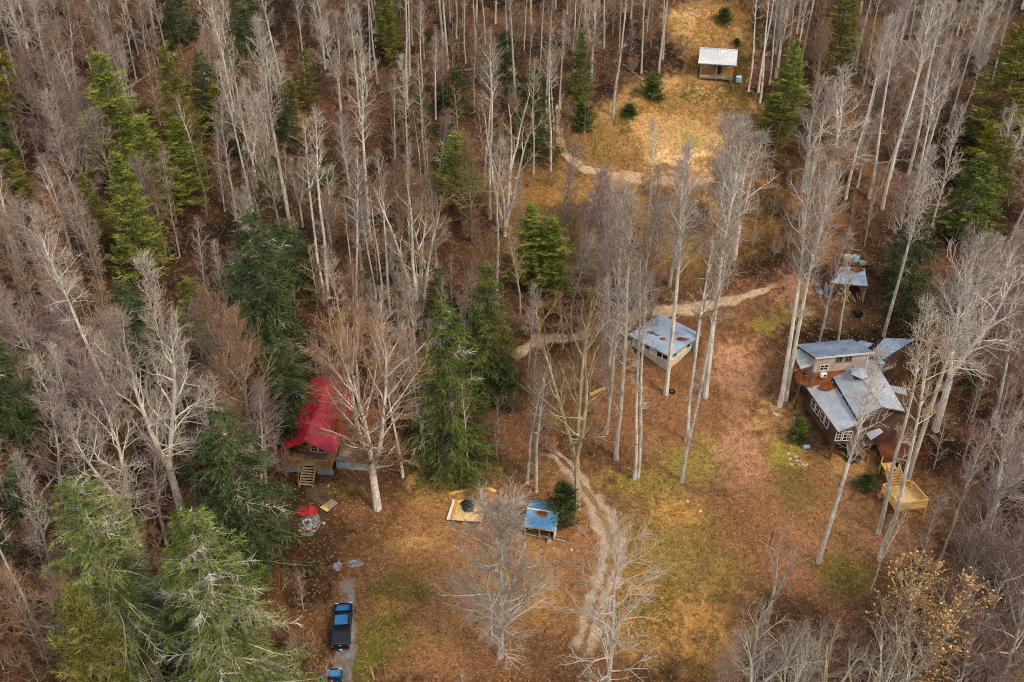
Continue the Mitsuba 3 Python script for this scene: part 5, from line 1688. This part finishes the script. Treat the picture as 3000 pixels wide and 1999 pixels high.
# ================================================================== the big house on the right
t = thing('big_house', 'rambling house with grey metal roofs, a grey sided upper storey and brown decks', 'house')
U = V(0, 0, 1)
# upper storey: shed roof, high side to the front
fl, fr_ = P(2392, 1046, 12.85), P(2546, 1031, 12.85)
dr_ = nrm((fr_ - fl) * V(1, 1, 0))
bkd = V(-dr_[1], dr_[0], 0)
dp = 5.0
bl, br_ = fl + bkd * dp - U * 1.75, fr_ + bkd * dp - U * 1.75
zlow = 7.0
mb = MB()
mb.add([*[q * V(1, 1, 0) + U * zlow for q in (fl, fr_, br_, bl)], fl, fr_, br_, bl], BOXF)
put(t, 'wall', mb, 'siding_grey')
lp = MB()
lap(lp, fl, fr_, 10.35, 12.8, .24)
lap(lp, bl, fl, 10.35, bl[2] - .05, .24, zb=fl[2] - .05)
lap(lp, fr_, br_, 10.35, fr_[2] - .05, .24, zb=br_[2] - .05)
put(t, 'siding', lp, 'siding_grey', kind='stuff')
lw = MB()
out = -bkd
lw.add([*[q for q in (fl * V(1, 1, 0) + U * 7.0 + out * .08, fr_ * V(1, 1, 0) + U * 7.0 + out * .08, fr_ * V(1, 1, 0) + U * 7.0, fl * V(1, 1, 0) + U * 7.0)],
        *[q for q in (fl * V(1, 1, 0) + U * 10.33 + out * .08, fr_ * V(1, 1, 0) + U * 10.33 + out * .08, fr_ * V(1, 1, 0) + U * 10.33, fl * V(1, 1, 0) + U * 10.33)]], BOXF)
put(t, 'lower_wall', lw, 'deck_brown', label='red brown lower wall')
e0, e1 = fl - dr_ * .35 + out * .45 + U * .22, fr_ + dr_ * .45 + out * .45 + U * .22
b0_, b1_ = bl - dr_ * .35 + bkd * .3 + U * .03, br_ + dr_ * .45 + bkd * .3 + U * .03
ribbed(t, e0, e1, b1_, b0_, 'roof_slate', .95, .3, .05)
put(t, 'fascia', MB().beam(e0 - U * .12, e1 - U * .12, .05, .22), 'white_trim')
put(t, 'fascia', MB().beam(e1 - U * .12, b1_ - U * .12, .05, .22), 'white_trim')
put(t, 'fascia', MB().beam(e0 - U * .12, b0_ - U * .12, .05, .22), 'wood_dark')
put(t, 'corner_trim', MB().beam(fr_ - U * .25 + out * .04, fr_ * V(1, 1, 0) + U * 10.3 + out * .04, .14, .14), 'white_trim')


def on_wall(px, py):
    """point on the front wall plane under a pixel"""
    dd = ray(px, py)
    k = ((fl - EYE) @ out) / (dd @ out)
    return EYE + dd * k + out * .03


for px, py in ((2458, 1053), (2485, 1051)):
    window(t, on_wall(px, py), dr_, 1.0, 1.05, 2, 1, 'wood_weathered', 'glass_green')
wn = on_wall(2413.5, 1076)
window(t, wn, dr_, 1.2, .95, 2, 2)
ac = put(t, 'air_conditioner', MB().addm(rbox(-.42, .42, -.35, .1, -.28, .28, .05)).mesh(), 'white_plastic', 40)
pw = on_wall(2410, 1095)
v_, f_ = MB(pw + out * .1, math.atan2(dr_[1], dr_[0])).addm(rbox(-.42, .42, -.35, .1, -.28, .28, .05)).mesh()
scene[ac] = mikit.ply((v_, f_), 'white_plastic', smooth=40)
gr = MB(pw + out * .1, math.atan2(dr_[1], dr_[0]))
gr.box(-.05, .32, -.362, -.345, -.16, .12)
put(ac, 'vent', gr, 'truck_black')
# covered porch on the left of it
pA, pB, pC, pD = P(2319.5, 1027, 10.9), P(2346, 1081, 10.9), P(2388, 1068, 11.35), P(2348, 1022, 11.35)
ribbed(t, pB, pA, pD, pC, 'roof_greenish', .95, .5, .04)
put(t, 'fascia', MB().beam(pA - U * .1, pB - U * .1, .05, .16), 'deck_brown')
put(t, 'fascia', MB().beam(pB - U * .1, pC - U * .1, .05, .16), 'deck_brown')
zd = 8.65
dA, dB, dC = P(2313, 1082, zd), P(2343, 1121, zd), P(2383, 1120, zd)
dD = dA + (dC - dB) * 1.15
put(t, 'deck_floor', boards(MB(), dB, dC - dB, dA - dB, .16), 'deck_brown', kind='stuff')
rail(t, dA, dB, 'deck_brown', 1.1, 4)
rail(t, dB, dC, 'deck_brown', 1.1, 3)
rail(t, dD, dA, 'deck_brown', 1.1, 3)
for q0, q1 in ((dA, dB), (dB, dC), (dD, dA)):
    put(t, 'deck_beam', MB().beam(q0 - U * .2, q1 - U * .2, .1, .3), 'deck_brown')
for q in (dA, (dA + dB) / 2, dB, dC, dD):
    put(t, 'deck_post', MB().beam(q * V(1, 1, 0) + U * (gz(q[0], q[1]) - .3), q - U * .05, .2, .2), 'wood_dark')
for q, z in ((pA, 10.8), (pB, 10.8), ((pA + pB) / 2, 10.8)):
    q2 = q + (ctr * 0) + dr_ * .25
    put(t, 'porch_post', MB().beam(q2 * V(1, 1, 0) + U * zd, q2 * V(1, 1, 0) + U * z, .13, .13), 'deck_brown')
# long low wing, lower left
wA, wB, wC, wD = P(2363, 1137, 7.75), P(2456, 1266, 7.75), P(2515, 1243, 8.75), P(2441, 1117, 8.75)
ribbed(t, wB, wA, wD, wC, 'roof_steel', .95, .29, .055)
put(t, 'fascia', MB().beam(wA - U * .1, wB - U * .1, .05, .18), 'wood_dark')
put(t, 'fascia', MB().beam(wB - U * .1, wC - U * .1, .05, .18), 'wood_dark')
ins = [wA + (wC - wA) * .05, wB + (wD - wB) * .05, wC + (wA - wC) * .03, wD + (wB - wD) * .02]
zw = 5.35
mb = MB()
mb.add([*[q * V(1, 1, 0) + U * zw for q in ins], *[q * V(1, 1, 0) + U * (q[2] - .16) for q in ins]], BOXF)
put(t, 'wing_wall', mb, 'wall_dark')
put(t, 'wing_skirt', MB().beam(ins[0] * V(1, 1, 0) + U * (zw - .15), ins[1] * V(1, 1, 0) + U * (zw - .15), .2, .3), 'wood_dark')
A_, B_ = ins[0], ins[1]
dl = nrm((B_ - A_) * V(1, 1, 0))
for s in (.22, .36, .54, .68):
    q = A_ + (B_ - A_) * s
    window(t, q * V(1, 1, 0) + U * 6.75, dl, 1.05, 1.35, 1, 2, bar=.05, fr=.065)
df = nrm((ins[2] - ins[1]) * V(1, 1, 0))
for s in (.12, .62):
    q = ins[1] + (ins[2] - ins[1]) * s
    window(t, q * V(1, 1, 0) + U * 6.7, df, .8 if s < .5 else 1.15, 1.5, 2, 3)
for s in (.04, .35, .66, .96):
    q = A_ + (B_ - A_) * s
    put(t, 'stilt', MB().beam(q * V(1, 1, 0) + U * (gz(q[0], q[1]) - .4), q * V(1, 1, 0) + U * zw, .22, .22), 'wood_dark')
    q = ins[3] + (ins[2] - ins[3]) * s
    put(t, 'stilt', MB().beam(q * V(1, 1, 0) + U * (gz(q[0], q[1]) - .4), q * V(1, 1, 0) + U * zw, .22, .22), 'wood_dark')
q = wD + (wA - wD) * .32 + (wC - wD) * .10
leaf_cover(t, q + U * .02, (wA - wD) * .26, (wC - wD) * .075, 900, 21, size=.22, lift=.09)
# landing between wing and deck
lA = P(2341, 1133, 6.6)
put(t, 'landing', boards(MB(), lA, V(1.6, -.2, 0), V(.3, 1.6, 0), .16), 'wood_grey', kind='stuff')
# central roof: two planes from one ridge, with the cupola
zc, zrg = 9.25, 10.75
cA, cB = P(2430, 1088, zc), P(2511, 1226, zc)
rA, rB = P(2494, 1062, zrg), P(2586, 1193, zrg)
gA, gB = P(2560, 1052, 9.6), P(2652, 1206, 9.0)
ribbed(t, cB, cA, rA, rB, 'roof_steel', .95, .29, .055)
ribbed(t, gA, gB, rB, rA, 'roof_steel', .95, .29, .045)
put(t, 'ridge_cap', MB().beam(rA + U * .06, rB + U * .06, .25, .05), 'roof_steel')
body = [cA, cB, gB, gA]
cen = sum(body) / 4
bb = [cen + (q - cen) * .93 for q in body]
mb = MB()
mb.add([*[q * V(1, 1, 0) + U * 3.6 for q in bb], *[q * V(1, 1, 0) + U * (min(q[2], 9.1) - .15) for q in bb]], BOXF)
put(t, 'centre_wall', mb, 'wall_dark')
gx = MB()
a, b, c_ = bb[1] * V(1, 1, 0) + U * 9.0, bb[2] * V(1, 1, 0) + U * 8.85, (rB + (cen - rB) * .07) * V(1, 1, 0) + U * (zrg - .2)
gx.slab([a, b, c_], .1)
put(t, 'gable_wall', gx, 'wall_dark')
put(t, 'fascia', MB().beam(cB - U * .1, rB - U * .1, .05, .18), 'wood_dark')
put(t, 'fascia', MB().beam(rB - U * .1, gB - U * .1, .05, .18), 'wood_dark')
put(t, 'fascia', MB().beam(cA - U * .1, cB - U * .1, .05, .18), 'wood_dark')
# cupola
kc = P(2523, 1092, 11.1)
ck = put(t, 'cupola', MB(kc).tube((0, 0, -1.5), (0, 0, .06), 1.0, 1.0, 6), 'wood_redbrown')
for i in range(6):
    a0, a1 = 6.283 * i / 6 + .3, 6.283 * (i + 1) / 6 + .3
    p0, p1 = kc + V(1.4 * math.cos(a0), 1.4 * math.sin(a0), 0), kc + V(1.4 * math.cos(a1), 1.4 * math.sin(a1), 0)
    ap = kc + U * .85
    ribbed(ck, p0, p1, ap + (p1 - p0) * .01, ap - (p1 - p0) * .01, 'roof_steel', 2, .4, .02)
# rear roofs on the right
a_, b_, c_, d_ = P(2498, 1013, 11.2), P(2540, 1022, 11.2), P(2559, 1007, 11.7), P(2521, 997, 11.7)
ribbed(t, a_, b_, c_, d_, 'roof_slate', .95, .3, .05)
a_, b_, c_, d_ = P(2545, 1044, 10.4), P(2598, 1046, 10.4), P(2690, 993, 11.0), P(2563, 1006, 11.5)
rr_a, rr_b, rr_c, rr_d = a_, b_, P(2682, 994, 11.0), P(2590, 991, 11.5)
ribbed(t, rr_a, rr_b, rr_c, rr_d, 'roof_slate', .95, .3, .04)
mid = (rr_a + rr_b + rr_c + rr_d) / 4
cc4 = [mid + (q - mid) * .86 for q in (rr_a, rr_b, rr_c, rr_d)]
mb = MB()
mb.add([*[q * V(1, 1, 0) + U * 5.5 for q in cc4], *[q * V(1, 1, 0) + U * 10.2 for q in cc4]], BOXF)
put(t, 'rear_wall', mb, 'wall_dark')
# low roof on the right end
a_, b_, c_, d_ = P(2606, 1146, 8.2), P(2660, 1160, 8.0), P(2652, 1138, 8.6), P(2606, 1128, 8.8)
ribbed(t, a_, b_, c_, d_, 'roof_steel', .95, .3, .05)
# entry porch roof in front
a_, b_, c_, d_ = P(2528, 1260, 6.2), P(2551, 1290, 6.0), P(2588, 1266, 6.5), P(2565, 1242, 6.7)
ribbed(t, b_, a_, d_, c_, 'roof_steel', .95, .3, .05)
for q in (a_, b_, c_):
    put(t, 'porch_post', MB().beam(q * V(1, 1, 0) + U * (gz(q[0], q[1]) - .2), q - U * .08, .14, .14), 'wood_redbrown')
# brown lower deck at the right front
zd2 = 4.1
eA, eB, eC, eD = P(2590, 1356, zd2), P(2668, 1352, zd2), P(2716, 1345, zd2), P(2690, 1290, zd2)
put(t, 'lower_deck_floor', boards(MB(), eA, eC - eA, eD - eC, .16), 'wood_redbrown', kind='stuff')
rail(t, eB, eC, 'wood_redbrown', 1.0, 3)
rail(t, eC, eD, 'wood_redbrown', 1.0, 3)
rail(t, eA, eA + (eB - eA) * .4, 'wood_redbrown', 1.0, 2)
for q in (eA, eB, eC, eD):
    put(t, 'deck_post', MB().beam(q * V(1, 1, 0) + U * (gz(q[0], q[1]) - .3), q - U * .03, .16, .16), 'wood_dark')
t = thing('satellite_dish', 'pale round dish on a mast beside the rear roof of the big house', 'dish')
ds = P(2583, 1062, 9.6)
dish = trimesh.creation.icosphere(subdivisions=3)
dish.vertices *= V(.42, .42, .12)
put(t, 'dish', MB(ds).addm(dish), 'tank_blue', True)
put(t, 'mast', MB(ds).tube((0, 0, -4.5), (0, 0, -.1), .04, n=8), 'steel')

# ================================================================== new wooden deck with its stairs
t = thing('wooden_deck', 'new yellow wooden deck with five sides, railings and a flight of steps', 'deck')
zt = 3.05
pts = [P(px, py, zt + 1.0) - U * 1.0 for px, py in ((2601, 1434), (2632, 1477), (2720, 1464), (2692, 1431), (2674, 1411), (2647, 1406), (2612, 1412), (2588, 1420))]
fl_ = MB()
# boards clipped to the outline
from shapely.geometry import box as sbox
poly = Polygon([q[:2] for q in pts])
x0, y0, x1, y1 = poly.bounds
yy = y0
while yy < y1:
    cut = poly.intersection(sbox(x0 - 1, yy, x1 + 1, yy + .13))
    for gq in getattr(cut, 'geoms', [cut]):
        if gq.is_empty or gq.geom_type != 'Polygon':
            continue
        fl_.slab([[*q, zt] for q in (list(gq.exterior.coords)[:-1] if gq.exterior.is_ccw else list(gq.exterior.coords)[:-1][::-1])], .04)
    yy += .142
put(t, 'floor_boards', fl_, 'wood_osb', kind='stuff')
n_ = len(pts)
for i in range(n_):
    A, B = pts[i], pts[(i + 1) % n_]
    put(t, 'rim_joist', MB().beam(A - U * .17, B - U * .17, .06, .26), 'wood_new')
    if i == 5:
        continue                     # opening for the steps
    rail(t, A, B, 'wood_new', 1.0, 3 if np.linalg.norm(B - A) > 2 else 2, gap=.16, bal=.06)
for q in pts[:5] + pts[6:]:
    put(t, 'post', MB().beam(q * V(1, 1, 0) + U * (gz(q[0], q[1]) - .4), q - U * .03, .16, .16), 'wood_new')
A, B = pts[5], pts[6]
up_ = nrm(V(-.08, 1, 0))
for i in range(6):
    o = up_ * (.3 * i)
    q0, q1 = A + o + U * (.17 * i), B + o + U * (.17 * i)
    put(t, 'step', MB().slab([q1, q1 + up_ * -.0 + (A - B), q1 + (A - B) + up_ * .3, q1 + up_ * .3], .05), 'wood_new')
for q in (A, B):
    put(t, 'stringer', MB().beam(q - U * .12, q + up_ * 1.9 + U * .95, .06, .26), 'wood_new')
    put(t, 'stair_rail', MB().beam(q + U * 1.0, q + up_ * 1.9 + U * 2.0, .08, .10), 'wood_new')
    put(t, 'stair_post', MB().beam(q + up_ * 1.85 + U * .5, q + up_ * 1.85 + U * 2.05, .1, .1), 'wood_new')
    sp_ = MB()
    for i in range(1, 11):
        sp_.beam(q + up_ * .17 * i + U * .08 * i, q + up_ * .17 * i + U * (1.0 + .09 * i), .05, .05)
    put(t, 'balusters', sp_, 'wood_new', kind='stuff')
land = A + up_ * 1.9 + U * .95
put(t, 'landing', boards(MB(), B + up_ * 1.9 + U * 1.0, A - B, up_ * 1.6, .16), 'wood_new', kind='stuff')
for q in (A, B):
    put(t, 'post', MB().beam((q + up_ * 3.4) * V(1, 1, 0) + U * (gz(q[0], q[1]) - .2), (q + up_ * 3.4) + U * 2.0, .12, .12), 'wood_new')

# ================================================================== the workshop behind
t = thing('workshop_shed', 'low open workshop with a blue grey metal roof above the big house', 'shed')
zs = 12.0
a_, b_ = P(2432.7, 829, zs), P(2543, 839, zs)
c_, d_ = P(2533, 786, zs + .9), P(2464, 781, zs + .9)
ribbed(t, a_, b_, c_, d_, 'roof_workshop', .95, .3, .03)
put(t, 'fascia', MB().beam(a_ - U * .1, b_ - U * .1, .05, .2), 'wood_dark')
bx4 = [a_ + (c_ - a_) * .06, b_ + (d_ - b_) * .06, c_ + (a_ - c_) * .06, d_ + (b_ - d_) * .06]
for q in bx4 + [(bx4[0] + bx4[1]) / 2]:
    put(t, 'post', MB().beam(q * V(1, 1, 0) + U * (gz(q[0], q[1]) - .4), q - U * .1, .18, .18), 'wood_weathered')
put(t, 'back_wall', MB().beam((bx4[3]) * V(1, 1, 0) + U * 11.2, bx4[2] * V(1, 1, 0) + U * 11.2, .1, 2.6), 'wood_dark')
put(t, 'side_wall', MB().beam((bx4[1]) * V(1, 1, 0) + U * 10.6, bx4[2] * V(1, 1, 0) + U * 10.6, .1, 2.6), 'wood_weathered')
put(t, 'side_panel', MB().beam(bx4[0] * V(1, 1, 0) - dr_ * .4 + U * 10.6, bx4[0] * V(1, 1, 0) - dr_ * .4 + bkd * 1.2 + U * 10.6, .06, 1.6), 'panel_bluegrey')
leaf_cover(t, c_ + (a_ - c_) * .12 + V(-.5, 0, -.02), V(.9, 0, 0), V(.1, .45, .1), 330, 31, size=.2, lift=.06)
rr = np.random.default_rng(12)
t = thing('workbench', 'wooden bench with a pale board leaning on it under the workshop roof', 'bench')
wb = G(2470, 872)
put(t, 'bench_top', MB(wb, .1).box(-.9, .9, -.35, .35, .75, .82), 'wood_honey')
for x in (-.8, .8):
    for y in (-.28, .28):
        put(t, 'leg', MB(wb, .1).box(x - .05, x + .05, y - .05, y + .05, -.2, .75), 'wood_weathered')
put(t, 'pale_board', MB().beam(wb + V(.1, -.5, .3), wb + V(.75, -.35, 1.25), .5, .04), 'wood_new')
t = thing('board_stack', 'heap of brown boards and posts in front of the workshop', 'lumber')
for i in range(11):
    a = G(2450 + 7 * i, 885 + rr.uniform(-8, 8)) + U * .1
    put(t, 'board', MB().beam(a, a + V(rr.normal(0, .3), rr.uniform(.8, 1.6), rr.uniform(.2, 1.0)), .18, .05), ['wood_weathered', 'wood_honey', 'wood_grey'][i % 3])
for (px, py, sx, sy, sz, m_, nm, lab, cat) in [
        (2483, 760, .55, .5, .7, 'white_plastic', 'white_bin', 'white bin among the scrap behind the workshop roof', 'bin'),
        (2504, 762, .45, .45, .8, 'tank_blue', 'blue_bin', 'pale blue bin among the scrap behind the workshop roof', 'bin'),
        (2526, 772, .5, .35, .4, 'panel_bluegrey', 'metal_box', 'blue grey box at the right of the scrap behind the workshop', 'box'),
        (2397, 852, .35, .9, .5, 'panel_bluegrey', 'metal_trough', 'grey metal trough lying left of the workshop', 'trough')]:
    solo(nm, MB(G(px, py), rr.uniform(-.4, .4)).addm(rbox(-sx, sx, -sy, sy, -.2, sz, .08) - m3.Manifold.cube((2 * sx - .16, 2 * sy - .16, sz)).translate((-sx + .08, -sy + .08, .12))), m_, lab, cat, smooth=40)
q = G(2500, 740)
t = thing('scrap_frame', 'pale metal frame with a wheel lying behind the workshop', 'frame')
put(t, 'frame_bar', MB().beam(q + V(-.8, .5, .4), q + V(.9, 0, .35), .3, .06), 'steel')
put(t, 'wheel', MB(q + V(-.5, 0, .3)).addm(trimesh.creation.torus(.3, .1, 16, 8)), 'black_rubber')
# black drum, tarp, blue barrel, post around the yard
solo('black_drum', MB(G(2513, 925) + V(0, 0, .45), .3).tube((0, -.55, 0), (0, .55, 0), .48, n=18), 'truck_black', 'black drum lying on the yard between the workshop and the big house', 'drum', smooth=40)
t = thing('trampoline', 'small dark round trampoline on the ground in front of the big house', 'trampoline')
q = G(2497, 1346)
put(t, 'mat', MB(q).tube((0, 0, .40), (0, 0, .43), .95, n=24), 'black_tarp')
put(t, 'rim', MB(q + V(0, 0, .42)).addm(trimesh.creation.torus(.98, .05, 28, 8)), 'truck_black', True)
for i in range(4):
    a = 1.57 * i + .5
    put(t, 'leg', MB(q).tube((.95 * math.cos(a), .95 * math.sin(a), -.1), (.95 * math.cos(a), .95 * math.sin(a), .42), .03, n=6), 'truck_black')
solo('blue_barrel', MB(G(2361, 1314) + V(0, 0, .28), .2).tube((-.42, 0, 0), (.42, 0, 0), .29, n=18), 'barrel_blue', 'blue barrel lying on the mossy ground left of the big house', 'barrel', smooth=40)
solo('wooden_post', MB(G(2328, 1180)).box(-.1, .1, -.1, .1, -.2, 1.15), 'wood_orange', 'short orange wooden post on the bare yard in front of the brown deck', 'post')
solo('wooden_post', MB(G(1097, 1990), .2).tube((0, 0, -.3), (-.25, .1, 1.9), .09, .08, 8), 'wood_weathered', 'grey post standing in the grass at the bottom edge right of the vehicles', 'post')
solo('stub_post', MB(G(2254, 1600)).tube((0, 0, -.2), (.25, .3, 2.1), .10, .09, 8), 'wood_redbrown', 'broken pinkish stub standing behind the forked tree', 'post')
# loose new boards near the golden leaved tree
for i, (a, b, lab) in enumerate([((2612, 1695), (2630, 1736), 'yellow board lying left of two others above the golden leaved tree'), ((2640, 1676), (2641, 1720), 'yellow board pointing away, right of another above the golden leaved tree'),
                                 ((2698, 1764), (2776, 1782), 'long yellow board lying at the right of the golden leaved tree'), ((2663, 1712), (2671, 1700), 'short yellow board between the others above the golden leaved tree')]):
    solo('loose_board', MB().beam(G(*a) + U * .08, G(*b) + U * .08, .18, .06), 'wood_new', lab, 'board')
# stones of the yard
rr = np.random.default_rng(14)
for i, (px, py) in enumerate([(2256, 1182), (2258, 1192), (2262, 1203), (2268, 1212), (2275, 1216), (2310, 1330), (2314, 1345), (2318, 1360), (2332, 1340), (2336, 1350), (2350, 1360), (2356, 1364), (2364, 1362), (2340, 1362), (2328, 1224)]):
    s = trimesh.creation.icosphere(subdivisions=1)
    s.vertices *= V(*rr.uniform(.14, .32, 3)) * V(1, 1, .7)
    s.vertices += rr.normal(0, .02, s.vertices.shape)
    solo('yard_stone', MB(G(px, py), rr.uniform(0, 3)).addm(s), 'stone_mat', 'pale stone of the loose rows on the yard left of the big house', 'stone', 'yard stones left of the big house')
for i, (px, py, lab) in enumerate([(832, 1425, 'pale stone on the dark soil left of the cabin steps'), (963, 1424, 'tan stone at the edge of the footpath below the cabin'), (948, 1533, 'small pale stone right of the gravel pad'),
                                   (1409, 1548, 'pale stone in front of the wooden platform'), (2015, 1470, 'pale stone left on the open lawn right of the dirt road'), (2052, 1498, 'pale stone on the open lawn, right of another')]):
    s = trimesh.creation.icosphere(subdivisions=1)
    s.vertices *= V(.24, .2, .13)
    s.vertices += rr.normal(0, .02, s.vertices.shape)
    solo('stone', MB(G(px, py), rr.uniform(0, 3)).addm(s), 'stone_mat', lab, 'stone')

# ------------------------------------------------------------------ litter on the woodland floor: fallen sticks, leaves, dry grass
rs = np.random.default_rng(90)


def scatter(n, margin=0):
    y = rs.uniform(64, 204, n)
    half = .54 * (y * math.cos(PITCH) + (CAM_H - gz(0, y)) * math.sin(PITCH))
    x = rs.uniform(-1, 1, n) * half
    return x, y


x, y = scatter(5200)
L = rs.uniform(.5, 3.2, len(x)) ** 1.15
a = rs.uniform(0, 3.14, len(x))
p0 = np.stack([x, y, gz(x, y) + .06], 1)
p1x, p1y = x + L * np.cos(a), y + L * np.sin(a)
p1 = np.stack([p1x, p1y, gz(p1x, p1y) + rs.uniform(.03, .25, len(x))], 1)
keep = np.array([not CLEAR_ALL.contains(Point(a_, b_)) for a_, b_ in zip(x, y)])
keep |= rs.random(len(x)) < .03
solo('fallen_sticks', tubes(p0[keep], p1[keep], rs.uniform(.015, .045, keep.sum()), rs.uniform(.006, .015, keep.sum()), 3), 'wood_grey', 'fallen sticks and branches scattered over the woodland floor', 'sticks', kind='stuff')
# fallen logs in the woods
rl = np.random.default_rng(95)
nl = 0
while nl < 26:
    y_, x_ = rl.uniform(72, 185), rl.uniform(-85, 85)
    q = (x_, y_, gz(x_, y_))
    px, py, _ = proj(q)
    if not (40 < px < 2960 and 60 < py < 1900) or CLEAR_ALL.buffer(1).contains(Point(x_, y_)):
        continue
    a_, L_, r_ = rl.uniform(0, 3.14), rl.uniform(4, 11), rl.uniform(.10, .22)
    e_ = V(x_ + L_ * math.cos(a_), y_ + L_ * math.sin(a_), 0)
    e_[2] = gz(e_[0], e_[1]) + .12
    side = 'left of the field and cabins' if px < 1700 else 'right of the field'
    m_ = MB().tube(V(*q) + U * .12, e_, r_, r_ * .55, 8)
    for j in range(3):
        b_ = V(*q) + (e_ - V(*q)) * rl.uniform(.4, .9) + U * .12
        m_.tube(b_, b_ + V(*(rl.normal(0, .7, 2)), rl.uniform(.2, .9)), r_ * .3, .015, 4)
    solo('fallen_log', m_, ['dead_bark', 'conifer_bark', 'log_bark'][nl % 3], f'fallen trunk lying on the leaves in the woods {side}', 'log', f'fallen trunks {side}')
    nl += 1
x, y = scatter(60000)
c = np.stack([x, y, gz(x, y) + .05], 1)
n = len(c)
nn = nrm(np.stack([rs.normal(0, .3, n), rs.normal(0, .3, n) - .15, np.ones(n)], 1))
d1 = nrm(np.cross(nn, rs.normal(0, 1, (n, 3))))
d2 = np.cross(nn, d1)
s = rs.uniform(.05, .10, (n, 1))
vv = np.stack([c - d1 * s, c + d2 * s * .7, c + d1 * s, c - d2 * s * .7], 1).reshape(-1, 3)
i = (np.arange(n) * 4)[:, None]
diffuse('litter_leaf', lambda p, n, uv: mix(C(.13, .050, .022), C(.46, .25, .12), dr.square(cell_rand(p.x * 5, p.y * 5, 3))))
solo('leaf_litter', (vv, np.vstack([i + [0, 1, 2], i + [0, 2, 3]])), 'litter_leaf', 'dead brown leaves lying over the lawn and woodland floor', 'leaves', kind='stuff')
# dry grass of the upper field
fp = Polygon([G(*q)[:2] for q in [(1660, 390), (1700, 470), (1900, 510), (2180, 480), (2250, 330), (2190, 250), (2200, 100), (2200, 10), (2060, 10), (2020, 130), (1990, 250), (1900, 300), (1790, 350)]])
bx0, by0, bx1, by1 = fp.bounds
N = 15000
x, y = rs.uniform(bx0, bx1, N), rs.uniform(by0, by1, N)
F2 = MB((35.45, 172.2, 0), math.radians(-11))
lx, ly = (x - 35.45) * math.cos(.19) - (y - 172.2) * math.sin(.19), (x - 35.45) * math.sin(.19) + (y - 172.2) * math.cos(.19)
k = np.array([fp.contains(Point(a_, b_)) for a_, b_ in zip(x, y)]) & ~((np.abs(lx) < 3.4) & (ly > -.4) & (ly < 5.6))
k &= np.array([mikit.meshkit.fbm(np.array([a_ * .13, b_ * .13, 4.0]), 2) > .40 for a_, b_ in zip(x, y)])
x, y = x[k], y[k]
vs, fs = [], []
q0 = np.stack([x, y, gz(x, y) - .03], 1)
for b in range(4):
    o = q0 + np.stack([rs.normal(0, .12, len(x)), rs.normal(0, .12, len(x)), np.zeros(len(x))], 1)
    h = rs.uniform(.35, .95, len(x))
    tip = o + np.stack([rs.normal(0, .2, len(x)), rs.normal(0, .2, len(x)), h], 1)
    vs.append(spikes(o, tip, np.full(len(x), .028), 3))
diffuse('grass_straw', lambda p, n, uv: mix(mix(C(.38, .22, .08), C(.64, .43, .19), cell_rand(p.x * 2, p.y * 2, 1)), C(.13, .14, .03), .75 * smoothstep(.56, .70, fbm(p.x * .16, p.y * .16, 7.0, 2))))
solo('dry_grass', join(*vs), 'grass_straw', 'dry straw coloured grass covering the open upper field', 'grass', kind='stuff')

# short lawn grass in tufts on the greener ground
gp = [(1960, 1650, 190, 200), (1180, 1720, 90, 50), (1130, 1870, 80, 90), (1890, 1410, 110, 50), (2290, 1330, 50, 50), (1745, 425, 85, 45), (2330, 1430, 60, 70), (1960, 1810, 200, 90), (1300, 1440, 120, 50), (1760, 700, 220, 110), (2490, 1700, 80, 60)]
qs = []
for px, py, a_, b_ in gp:
    n_ = int(a_ * b_ / 22)
    th, rd2 = rs.uniform(0, 6.283, n_), np.sqrt(rs.uniform(0, 1, n_))
    for t_, r_ in zip(th, rd2):
        qs.append(G(px + a_ * r_ * math.cos(t_), py + b_ * r_ * math.sin(t_)))
qs = np.array(qs)
qs = qs[np.array([mikit.meshkit.fbm(np.array([q[0] * .35, q[1] * .35, 2.0]), 2) > .46 for q in qs])]
vs = []
for b in range(5):
    o = qs + np.stack([rs.normal(0, .13, len(qs)), rs.normal(0, .13, len(qs)), np.full(len(qs), -.02)], 1)
    tip = o + np.stack([rs.normal(0, .10, len(qs)), rs.normal(0, .10, len(qs)), rs.uniform(.08, .26, len(qs))], 1)
    vs.append(spikes(o, tip, np.full(len(qs), .03), 3))
diffuse('turf', lambda p, n, uv: mix(mix(C(.10, .105, .02), C(.24, .20, .055), cell_rand(p.x * 2, p.y * 2, 1)), C(.34, .22, .08), smoothstep(.45, .65, fbm(p.x * .4, p.y * .4, 7.0, 2))))
solo('lawn_grass', join(*vs), 'turf', 'short olive and straw coloured grass tufts on the open lawn and slope', 'grass', kind='stuff')

# look-alike trees of one place are told apart by their order from the left
place_of = {k: (x, y) for k, x, y, _ in TREES}
alike = {}
for k, d in labels.items():
    if k in place_of and d.get('group'):
        alike.setdefault(d['label'], []).append(k)
ORD = ['leftmost', 'second from left', 'third from left', 'fourth from left', 'fifth from left', 'sixth from left', 'seventh from left', 'eighth from left']
for lab, ks in alike.items():
    if 1 < len(ks) <= len(ORD):
        ks.sort(key=lambda k: proj((*place_of[k], gz(*place_of[k])))[0])
        for j, k in enumerate(ks):
            o = 'rightmost' if j == len(ks) - 1 else ORD[j]
            new = f'{lab}, {o}'
            if len(new.split()) > 16:
                new = f'{lab.replace(" under the bare trees", "")}, {o}'
            if len(new.split()) <= 16:
                labels[k]['label'] = new
    elif len(ks) == 1:
        labels[ks[0]].pop('group')
